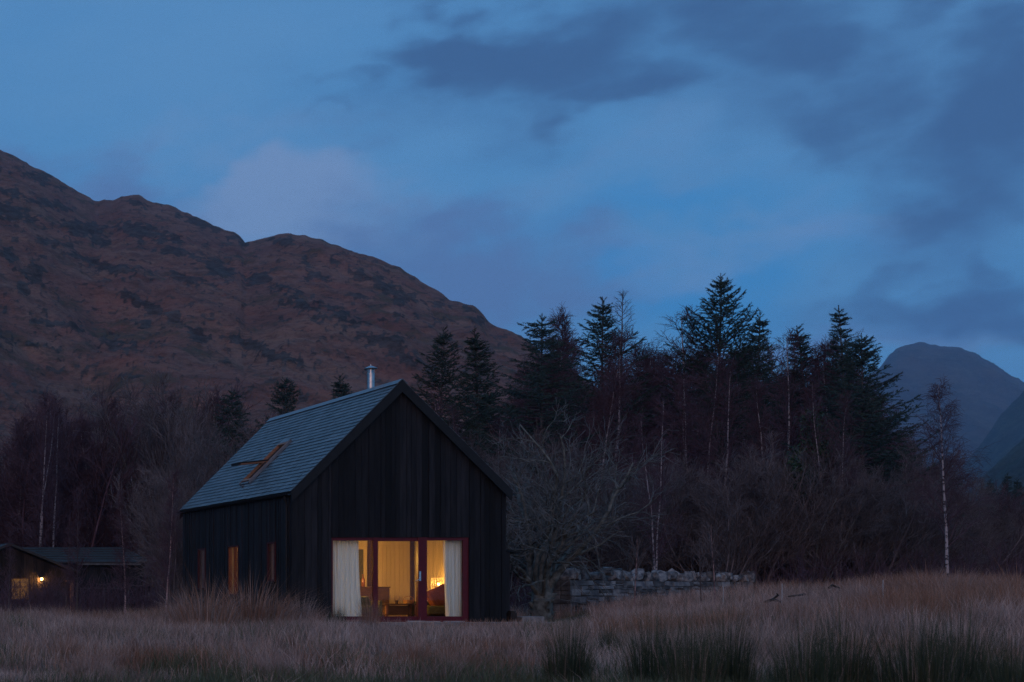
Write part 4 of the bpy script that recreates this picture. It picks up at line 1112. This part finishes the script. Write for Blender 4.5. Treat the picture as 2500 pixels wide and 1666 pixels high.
def lamp(name, loc, zshade, label, lattice, power, stand_r=.012):
    e = empty(name, loc, label, 'lamp')
    g = MB(); g.lathe([(0, 0), (.11, 0), (.11, .018), (.02, .03), (stand_r, .05), (stand_r, zshade - .02), (0, zshade - .02)], (0, 0, 0), 18); g.build('stand', M_dkwood, e)
    g = MB(); rd = .20; hh = .17
    if lattice:
        for k in range(6):
            z = zshade + hh * 2 * k / 5 - hh; q = rd * (1 - .05 * (k - 2.5) ** 2 * .4)
            g.tube([(q * math.cos(6.2832 * j / 28), q * math.sin(6.2832 * j / 28), z) for j in range(29)], .007, 5, False)
        for j in range(18):
            a = 6.2832 * j / 18; g.tube([(rd * .93 * math.cos(a), rd * .93 * math.sin(a), zshade - hh), (rd * math.cos(a + .1), rd * math.sin(a + .1), zshade), (rd * .93 * math.cos(a + .2), rd * .93 * math.sin(a + .2), zshade + hh)], .005, 4, False)
        g.build('shade', M_shade, e)
    else:
        g.lathe([(0, -.13), (.05, -.12), (.092, -.092), (.12, -.05), (.13, 0), (.12, .05), (.092, .092), (.05, .12), (0, .13)], (0, 0, zshade), 24); g.build('globe', M_globe, e, smooth=True)
    if not lattice: rad_ = .17
    else:
        rad_ = .06; g = MB(); g.lathe([(0, -.035), (.02, -.022), (.028, 0), (.02, .022), (0, .035)], (0, 0, zshade), 14); b = g.build('bulb', M_bulb, e, smooth=True)
    ld = bpy.data.lights.new(name + ' light', 'POINT'); ld.energy = power; ld.color = (1, .50, .11); ld.shadow_soft_size = rad_; ld.use_soft_falloff = False
    lo = bpy.data.objects.new('lamp_light', ld); COL.objects.link(lo); lo.parent = e; lo.location = (0, 0, zshade + .0)
    return e
lamp('table_lamp', (21.22, 42.62, .53), .47, 'glowing lamp with woven lattice shade beside the right curtain', True, 14)
e = thing_box('side_table', (21.22, 42.62, .005), 'small dark side table under the lattice lamp', 'side table', [('tabletop', M_dkwood, [(-.19, .19, -.19, .19, .49, .52)], .004)])
for a in (-1, 1):
    for b in (-1, 1):
        g = MB(); g.box(a * .15 - .018, a * .15 + .018, b * .15 - .018, b * .15 + .018, 0, .489); g.build('leg', M_dkwood, e)
lamp('added_floor_lamp', (18.25, 42.4, .005), 1.62, 'added floor lamp with opal globe, unseen behind the left curtain, lighting the room', False, 150)  # lamp added out of view to light the room evenly

# ------------------------------------------------------------------ cabin on the left
CY0 = 75.0; co = (wx(20, CY0), CY0, -.5)
cabin = empty('cabin', co, 'low dark cabin with shallow gable, lit window and outdoor lamp at the left', 'cabin')
def cp(mb, name, m, parent=cabin, **k): return mb.build(name, m, parent, origin=co, **k)
ax_, az_ = wx(20, CY0), wz(1254, CY0); hw = wx(172, CY0) - ax_; ezz = wz(1316, CY0)
W_ = (wx(25, CY0), wx(68, CY0), wz(1379, CY0), wz(1328, CY0))
g = MB()
rh = random.Random(5); gt2 = lambda a: az_ - .06 - abs(a - ax_) * (az_ - ezz) / hw
boards(g, ax_ - hw + .1, ax_ + hw - .1, (.13, .2), -.6, gt2, [(W_[0], W_[1], W_[2], W_[3])], lambda a, d, z: (a, CY0 - d, z)); cp(g, 'gable_wall', M_brown)
g = MB()
for a, b, c, d in wall_rects(ax_ - hw + .1, ax_ + hw - .1, -.6, ezz - .1, [W_]): g.box(a, b, CY0 + .001, CY0 + .12, c, d)
g.box(ax_ - hw + .1, ax_ - hw + .2, CY0 + .12, 82, -.6, ezz - .1); g.box(ax_ + hw - .2, ax_ + hw - .1, CY0 + .12, 82, -.6, ezz - .1); cp(g, 'side_wall', M_black)
for s_ in (-1, 1):
    g = MB(); p = []
    for y in (CY0 - .35, 83):
        p += [(ax_, y, az_), (ax_ + s_ * (hw + .15), y, ezz - .05), (ax_ + s_ * (hw + .15), y, ezz + .07), (ax_, y, az_ + .12)]
    g.hexa(p); cp(g, 'roof', M_tin)
g = MB(); f = .05; a, b, c, d = W_
for bb in ((a, a + f, c, d), (b - f, b, c, d), (a + f, b - f, c, c + f), (a + f, b - f, d - f, d), ((a + b) / 2 - .025, (a + b) / 2 + .025, c + f, d - f)): g.box(bb[0], bb[1], CY0 + .01, CY0 + .07, bb[2], bb[3])
g.box(a + f, (a + b) / 2 - .026, CY0 + .015, CY0 + .065, (c + d) / 2 + .08, (c + d) / 2 + .115); g.box((a + b) / 2 + .026, b - f, CY0 + .015, CY0 + .065, (c + d) / 2 + .08, (c + d) / 2 + .115)
cw = cp(g, 'window', M_dkwood)
M_litwin = glow('lit cabin window', (1, .44, .085), .15); nt = M_litwin.node_tree
tc = nt.nodes.new('ShaderNodeTexCoord'); nz = nt.nodes.new('ShaderNodeTexNoise'); nz.inputs['Scale'].default_value = 3.0; mr = nt.nodes.new('ShaderNodeMapRange'); mr.inputs[3].default_value = .09; mr.inputs[4].default_value = .17
nt.nodes['Principled BSDF'].inputs['Base Color'].default_value = (.04, .03, .02, 1); nt.links.new(tc.outputs['Object'], nz.inputs[0]); nt.links.new(nz.outputs[0], mr.inputs[0]); nt.links.new(mr.outputs[0], nt.nodes['Principled BSDF'].inputs['Emission Strength'])
g = MB(); g.box(a + f, b - f, CY0 + .035, CY0 + .042, c + f, d - f); cp(g, 'pane', M_litwin, cw)
# door recess with pale post, lamp
g = MB(); g.box(wx(160, CY0), wx(167, CY0), CY0 - .16, CY0 - .06, -.6, wz(1334, CY0)); g.box(wx(150, CY0), wx(160, CY0) - .002, CY0 - .14, CY0 - .06, wz(1337, CY0), wz(1334, CY0)); cp(g, 'door_post', M_timber)
lx, lz = wx(94, CY0), wz(1331, CY0)
g = MB(); g.box(lx - .05, lx + .05, CY0 - .06, CY0 - .03, lz - .1, lz + .14); g.tube([(lx, CY0 - .06, lz + .12), (lx, CY0 - .14, lz + .16), (lx, CY0 - .17, lz + .1)], .012, 6); g.lathe([(.02, .11), (.09, .05), (.085, .045), (.015, .10)], (lx, CY0 - .17, lz), 14)
wl = cp(g, 'wall_lamp', M_black); g = MB(); g.lathe([(0, -.05), (.03, -.036), (.042, 0), (.03, .034), (0, .05)], (lx, CY0 - .17, lz), 14); cp(g, 'bulb', M_bulb2, wl, smooth=True)
ld = bpy.data.lights.new('outdoor lamp', 'POINT'); ld.energy = 42; ld.color = (1, .5, .16); ld.shadow_soft_size = .065; ld.use_soft_falloff = False; lo = bpy.data.objects.new('lamp_light', ld); COL.objects.link(lo); lo.parent = cabin; lo.location = (lx - co[0], -.17, lz - co[2])
# long wing behind
x0_, x1_ = wx(30, 80), wx(311, 80); rz_ = wz(1258, 82); e_ = wz(1291, 77.4)
g = MB(); p = []
for x in (x0_, x1_): p += [(x, 77.3, e_ - .08), (x, 82, rz_ - .08), (x, 82, rz_), (x, 77.3, e_)]
g.hexa(p); p = []
for x in (x0_, x1_): p += [(x, 86.7, e_ - .08), (x, 82, rz_ - .08), (x, 82, rz_), (x, 86.7, e_)]
g.hexa(p)
nx_ = 6
for k in range(1, nx_):
    t = k / nx_; y = 77.3 + 4.7 * t; z = e_ + (rz_ - e_) * t; g.box(x0_, x1_, y - .03, y, z - .01, z + .035)
cp(g, 'roof', M_tin)
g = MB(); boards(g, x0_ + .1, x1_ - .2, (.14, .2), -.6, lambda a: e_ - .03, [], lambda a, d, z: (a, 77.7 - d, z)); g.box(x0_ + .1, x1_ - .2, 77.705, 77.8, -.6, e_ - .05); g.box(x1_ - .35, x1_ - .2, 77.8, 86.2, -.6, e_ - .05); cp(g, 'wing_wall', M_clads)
g = MB(); g.box(wx(172, 77.6), wx(318, 77.6), 77.2, 77.28, e_ - .17, e_ - .09); cp(g, 'gutter', M_dull)
g = MB(); g.box(wx(178, 77.0), wx(300, 77.0), 76.9, 77.2, wz(1351, 77) - .03, wz(1351, 77)); 
for q in (185, 240, 295): g.box(wx(q, 77) - .03, wx(q, 77) + .03, 76.98, 77.08, -.6, wz(1351, 77) - .031)
tag(g.build('bench', M_dull, origin=(wx(240, 77), 77, -.5)), 'long grey bench against the wing of the cabin', 'bench')

# ------------------------------------------------------------------ dry stone wall
def stone_wall():
    A = Vector((wx(1291, 47), 47, 0)); B = Vector((wx(1712, 53), 53, 0)); L = (B - A).length; d = (B - A).normalized(); nrm = Vector((d.y, -d.x, 0))
    e = empty('dry_stone_wall', (A.x, A.y, gz(A.x, A.y)), 'grey dry stone wall topped with upright coping stones right of the house', 'stone wall'); og = tuple(e.location)
    rr = random.Random(12); hb = lambda s: gz((A + d * s).x, (A + d * s).y); top = 1.16; g = MB(); core = MB()
    def P(s, dep, z): q = A + d * s + nrm * dep; return (q.x, q.y, z)
    K = 10
    for k in range(K):
        a, b = L * k / K, L * (k + 1) / K
        core.hexa([P(a, .20, hb(a) - .2), P(b, .20, hb(b) - .2), P(b, -.20, hb(b) - .2), P(a, -.20, hb(a) - .2), P(a, .17, top), P(b, .17, top), P(b, -.17, top), P(a, -.17, top)])
    def stone(s0, s1, z0, z1, dep, back):
        j = lambda v: v + rr.uniform(-.018, .018)
        p = [P(j(s0), j(back), j(z0)), P(j(s1), j(back), j(z0)), P(j(s1), dep + rr.uniform(-.03, .02), j(z0)), P(j(s0), dep + rr.uniform(-.03, .02), j(z0)),
             P(j(s0), j(back), j(z1)), P(j(s1), j(back), j(z1)), P(j(s1), dep + rr.uniform(-.03, .02), j(z1)), P(j(s0), dep + rr.uniform(-.03, .02), j(z1))]
        g.hexa(p)
    for face in (1, -1):
        z = .05
        while z < top - .03:
            h = rr.uniform(.09, .22); s = 0
            while s < L:
                w = rr.uniform(.2, .75) * (.7 + h * 2); b = min(s + w, L); hh = h if rr.random() < .75 else h * .5
                if z + h > hb(s) - .1:
                    stone(s + .011, b - .011, z + .007, z + hh - .009, face * (.30 - .06 * z), face * .12)
                    if hh < h: stone(s + .006, b - .006, z + hh + .004, z + h - .006, face * (.30 - .06 * z), face * .12)
                s = b
            z += h
    z = .05
    while z < top - .03:                    # squared end
        h = rr.uniform(.12, .2)
        for q in ((-.3, -.02), (.0, .3)):
            p0 = [P(rr.uniform(-.1, -.04), q[0], z), P(.02, q[0], z), P(.02, q[1], z), P(rr.uniform(-.1, -.04), q[1], z)]; zz = z + h - .012
            g.hexa(p0 + [(p[0], p[1], zz) for p in p0])
        z += h
    core.build('wall_core', M_core, e, origin=og); wf = g.build('wall_stones', M_stone, e, origin=og, bevel=.016)
    s = 0.05
    while s < L - .05:
        w = rr.uniform(.16, .46); h = rr.uniform(.26, .48); dp = .25; tilt = rr.gauss(.10, .22)
        bm = bmesh.new()
        for q_ in range(16):
            c = Vector((rr.uniform(-1, 1), rr.uniform(-1, 1), rr.uniform(-1, 1))); c = c / max(abs(c.x), abs(c.y), abs(c.z)) * rr.uniform(.82, 1)
            if c.z > .3 and abs(c.x) > .6: c.x *= .72
            x = c.x * w * .46; zz = c.z * h * .5 + h * .47; x += tilt * zz; q = A + d * (s + w / 2 + x) + nrm * c.y * dp; bm.verts.new((q.x - og[0], q.y - og[1], top - .02 + zz - og[2]))
        bmesh.ops.convex_hull(bm, input=bm.verts); bmesh.ops.delete(bm, geom=[v for v in bm.verts if not v.link_faces], context='VERTS')
        bmesh.ops.bevel(bm, geom=bm.edges[:], offset=.014, segments=2, affect='EDGES', profile=.6)
        me = bpy.data.meshes.new('coping_stone'); bm.to_mesh(me); bm.free(); me.materials.append(M_coping)
        link('coping_stone', me, e); s += w * rr.uniform(.96, 1.12)
stone_wall()


def log_thing(pts, rad, label, name='fallen_branch', m=M_log):
    T = Tree(int(pts[0][0])); g = MB(); X = wx(pts[0][0], pts[0][2]); Y = pts[0][2]; z0 = gz(X, Y); P3 = [(wx(p[0], p[2]) - X, p[2] - Y, wz(p[1], p[2]) - z0) for p in pts]
    g.tube(P3, rad, 9); o = g.build(name, m, smooth=True); o.location = (X, Y, z0); return tag(o, label, 'branch')
log_thing([(1758, 1384, 38), (1776, 1378, 38.2), (1796, 1384, 38.5)], [.03, .036, .02], 'short dark broken branch lying in the grass right of the stone wall')
log_thing([(1778, 1376, 38.4), (1788, 1368, 38.4), (1785, 1364, 38.3)], [.025, .025, .012], 'dark stub sticking up beside the short broken branch')
log_thing([(1812, 1371, 39), (1850, 1366, 39.4)], [.02, .03], 'straight dark stick in the grass right of the broken branch')
log_thing([(1905, 1352, 42), (1912, 1345, 42), (1930, 1352, 42.5)], [.03, .03, .018], 'crooked dark root in the grass below the bare shrubs')
log_thing([(1838, 1322, 60), (1880, 1319, 60), (1925, 1320, 61)], [.12, .13, .11], 'mossy fallen trunk at the edge of the wood', 'fallen_log', M_moss)
for i, (px, y0_, y1_, Y, lb) in enumerate([(1660, 1412, 1375, 40, 'thin planting cane in front of the stone wall, left of two'), (1795, 1432, 1388, 37, 'thin planting cane in the grass right of the stone wall'), (2027, 1440, 1424, 36, 'short stake in the straw right of the broken branch')]):
    X = wx(px, Y); z = gz(X, Y); g = MB(); g.tube([(0, 0, -.1), (.02, 0, .35), (.03, .01, .75)], [.012, .011, .009], 6); o = g.build('planting_cane', M_pale); o.location = (X, Y, z); tag(o, lb, 'cane', 'planting canes')

# ------------------------------------------------------------------ sky
W = bpy.data.worlds.new('World'); SC.world = W; W.use_nodes = True; W.cycles.sampling_method = 'NONE'
nt = W.node_tree; N = nt.nodes; Lk = nt.links; bg = N['Background']; bg.inputs[1].default_value = .1
SUN_AZ = 205.0; SUN_EL = 2.5
sky = N.new('ShaderNodeTexSky'); sky.sky_type = 'NISHITA'; sky.sun_disc = False; sky.sun_elevation = R(SUN_EL); sky.sun_rotation = R(SUN_AZ)
def math_(op, a, b=None, c=None):
    n = N.new('ShaderNodeMath'); n.operation = op
    for i, v in enumerate((a, b, c)):
        if v is None: continue
        if isinstance(v, (int, float)): n.inputs[i].default_value = v
        else: Lk.new(v, n.inputs[i])
    return n.outputs[0]
def mixc(f, a, b, mode='MIX'):
    n = N.new('ShaderNodeMix'); n.data_type = 'RGBA'; n.blend_type = mode
    if isinstance(f, (int, float)): n.inputs[0].default_value = f
    else: Lk.new(f, n.inputs[0])
    for i, v in ((6, a), (7, b)):
        if isinstance(v, tuple): n.inputs[i].default_value = (*v, 1)
        else: Lk.new(v, n.inputs[i])
    return n.outputs[2]
def rngn(x, a, b, c=0., d=1., smooth=True):
    n = N.new('ShaderNodeMapRange'); n.interpolation_type = 'SMOOTHSTEP' if smooth else 'LINEAR'
    for i, v in enumerate((a, b, c, d)): n.inputs[i + 1].default_value = v
    Lk.new(x, n.inputs[0]); return n.outputs[0]
tc = N.new('ShaderNodeTexCoord'); sp = N.new('ShaderNodeSeparateXYZ'); Lk.new(tc.outputs['Generated'], sp.inputs[0])
az = math_('ARCTAN2', sp.outputs[0], sp.outputs[1]); el = math_('ARCSINE', sp.outputs[2])
cb = N.new('ShaderNodeCombineXYZ'); Lk.new(az, cb.inputs[0]); Lk.new(el, cb.inputs[1])
def noise(scale, det, st=(1, 1, 1), loc=(0, 0, 0), rough=.55):
    mp = N.new('ShaderNodeMapping'); mp.inputs['Scale'].default_value = st; mp.inputs['Location'].default_value = loc; Lk.new(cb.outputs[0], mp.inputs[0])
    n = N.new('ShaderNodeTexNoise'); n.inputs['Scale'].default_value = scale; n.inputs['Detail'].default_value = det; n.inputs['Roughness'].default_value = rough; Lk.new(mp.outputs[0], n.inputs[0]); return n
wn = noise(9, 4, (1, 1.6, 1)); vs = N.new('ShaderNodeVectorMath'); vs.operation = 'SUBTRACT'; Lk.new(wn.outputs['Color'], vs.inputs[0]); vs.inputs[1].default_value = (.5, .5, .5)
vm = N.new('ShaderNodeVectorMath'); vm.operation = 'SCALE'; Lk.new(vs.outputs[0], vm.inputs[0]); vm.inputs['Scale'].default_value = .13
va = N.new('ShaderNodeVectorMath'); Lk.new(cb.outputs[0], va.inputs[0]); Lk.new(vm.outputs[0], va.inputs[1]); WARP = va.outputs[0]
def blob(px, py, rx, ry, amp=1.0, rot=0.0):
    u = (px - CX) / F; v = (CY - py) / F; a = math.atan(u); e = math.atan(v / math.sqrt(1 + u * u))
    ra = rx / F / (1 + u * u); re = ry / F / math.sqrt(1 + u * u)
    mp = N.new('ShaderNodeMapping'); mp.vector_type = 'TEXTURE'; mp.inputs['Location'].default_value = (a, e, 0); mp.inputs['Rotation'].default_value = (0, 0, R(rot)); mp.inputs['Scale'].default_value = (ra, re, 1); Lk.new(WARP, mp.inputs[0])
    ln = N.new('ShaderNodeVectorMath'); ln.operation = 'LENGTH'; Lk.new(mp.outputs[0], ln.inputs[0])
    return rngn(ln.outputs['Value'], 1.45, .15, 0., amp)
def union(bl):
    o = bl[0]
    for b in bl[1:]: o = math_('MAXIMUM', o, b)
    return o
n1 = noise(14, 8, (1, 2.0, 1), (3, 1, 0), .6).outputs[0]; n2 = noise(30, 7, (1, 2.2, 1), (7, 2, 0), .62).outputs[0]; n3 = noise(5, 5, (1, 2.6, 1), (11, 5, 0)).outputs[0]
dark = union([blob(1040, 90, 190, 85, 1.1, -8), blob(1230, 140, 300, 120, 1.05, -12), blob(1420, 235, 230, 70, .8, -10), blob(850, 165, 95, 50, .5), blob(1700, 50, 330, 110, .85), blob(1850, 120, 240, 95, .8),
              blob(1890, 300, 230, 100, .75), blob(2290, 290, 220, 190, 1.0), blob(2200, 430, 190, 80, .75), blob(2280, 15, 260, 70, .75), blob(2190, 650, 270, 80, .85, -10), blob(2310, 570, 90, 50, .6), blob(2330, 720, 150, 60, .6), blob(820, 262, 60, 26, .35)])
purp = union([blob(200, 405, 260, 110, .8, -12), blob(1080, 600, 380, 120, 1.0, -8), blob(1300, 660, 200, 70, .8), blob(900, 560, 200, 100, .7), blob(1830, 765, 260, 55, .7), blob(2060, 720, 240, 60, .6), blob(1200, 720, 200, 60, .6)])
light = union([blob(680, 480, 330, 105, 1.0, -10), blob(520, 450, 150, 80, 1.0, -10), blob(680, 480, 190, 95, 1.0, -10), blob(1700, 560, 560, 70, .45, 8), blob(450, 330, 500, 90, .35), blob(1500, 420, 500, 90, .3), blob(2150, 745, 260, 40, .5), blob(1950, 480, 300, 50, .4, 8)])
def soft(x, k1=.70, k2=.48, a=.05, b=.98):
    t = math_('ADD', x, math_('MULTIPLY', math_('SUBTRACT', n1, .5), k1)); t = math_('ADD', t, math_('MULTIPLY', math_('SUBTRACT', n2, .5), k2)); return rngn(t, a, b)
zen = rngn(el, .05, .45)
base = mixc(zen, (.062, .238, .50), (.085, .232, .475))
streak = rngn(n3, .35, .68)
base = mixc(math_('MULTIPLY', streak, .38), base, (.115, .265, .50))
clear = union([blob(1640, 640, 300, 90), blob(1180, 800, 160, 60), blob(1500, 500, 300, 60, .6), blob(1900, 520, 260, 60, .5)])
base = mixc(math_('MULTIPLY', soft(clear), .9), base, (.040, .225, .52))
base = mixc(math_('MULTIPLY', soft(light), .85), base, (.175, .270, .480))
base = mixc(math_('MULTIPLY', soft(purp, .7, .4), .95), base, (.086, .168, .365))
veil = union([blob(1250, 150, 560, 200, .8), blob(1800, 150, 560, 260, .9), blob(2250, 330, 330, 300, 1.0), blob(2200, 660, 330, 130, .8)])
base = mixc(math_('MULTIPLY', soft(veil, .9, .4), .6), base, (.050, .135, .305))
base = mixc(math_('MULTIPLY', soft(dark), .95), base, (.044, .110, .255))
tint = mixc(1.0, sky.outputs[0], (.34, .34, .40), 'MULTIPLY')
glowz = mixc(rngn(sp.outputs[1], .2, -.3), (0.0, 0.0, 0.0), (1., 1., 1.))
tint = mixc(1.0, tint, glowz, 'MULTIPLY')
scl = mixc(1.0, base, (10.7, 11.1, 11.0), 'MULTIPLY')
for nn in (scl, tint): pass
mixs = mixc(1.0, scl, tint, 'ADD')
# below the horizon the sky lights nothing
Lk.new(mixs, bg.inputs[0])
for n_ in N:
    if n_.type == 'MIX': n_.clamp_result = False; n_.clamp_factor = True

sun = bpy.data.lights.new('afterglow', 'SUN'); sun.energy = .62; sun.angle = R(50); sun.color = (1.0, .56, .46)
so = bpy.data.objects.new('sun', sun); COL.objects.link(so); so.rotation_euler = (R(74), 0, R(-(SUN_AZ - 180)))

# ------------------------------------------------------------------ air
hz = bpy.data.materials.new('valley air'); hz.use_nodes = True; hn = hz.node_tree; hn.nodes.remove(hn.nodes['Principled BSDF'])
pv = hn.nodes.new('ShaderNodeVolumePrincipled'); pv.inputs['Color'].default_value = (.42, .68, 1.0, 1); pv.inputs['Density'].default_value = .0001; pv.inputs['Anisotropy'].default_value = 0.0
hn.links.new(pv.outputs[0], hn.nodes['Material Output'].inputs['Volume'])
g = MB(); g.box(-4200, 7200, -700, 6700, -60, 720)
HAZE = True
if HAZE: tag(g.build('haze', hz), 'thin blue evening air over the whole valley', 'haze', kind='stuff')

# ------------------------------------------------------------------ camera and render
cam = bpy.data.cameras.new('camera'); cam.sensor_width = 36; cam.lens = F / 2353 * 36
cam.shift_x = (1176.5 - CX) / 2353; cam.shift_y = (CY - 784) / 2353; cam.clip_start = .5; cam.clip_end = 12000
cam.dof.use_dof = True; cam.dof.focus_distance = 41; cam.dof.aperture_fstop = 2.4
co_ = bpy.data.objects.new('camera', cam); COL.objects.link(co_); co_.location = (0, 0, EYE); co_.rotation_euler = (R(90), 0, 0); SC.camera = co_
SC.view_settings.view_transform = 'Standard'; SC.view_settings.look = 'None'; SC.view_settings.exposure = 0; SC.view_settings.gamma = 1
SC.render.engine = 'CYCLES'
cy = SC.cycles; cy.light_sampling_threshold = 0.0; cy.use_denoising = True; cy.denoising_prefilter = 'NONE'; cy.use_adaptive_sampling = False; cy.max_bounces = 8; cy.diffuse_bounces = 3; cy.glossy_bounces = 3; cy.transparent_max_bounces = 8; cy.transmission_bounces = 4; cy.volume_bounces = 1
cy.caustics_reflective = False; cy.caustics_refractive = False; cy.sample_clamp_indirect = 4
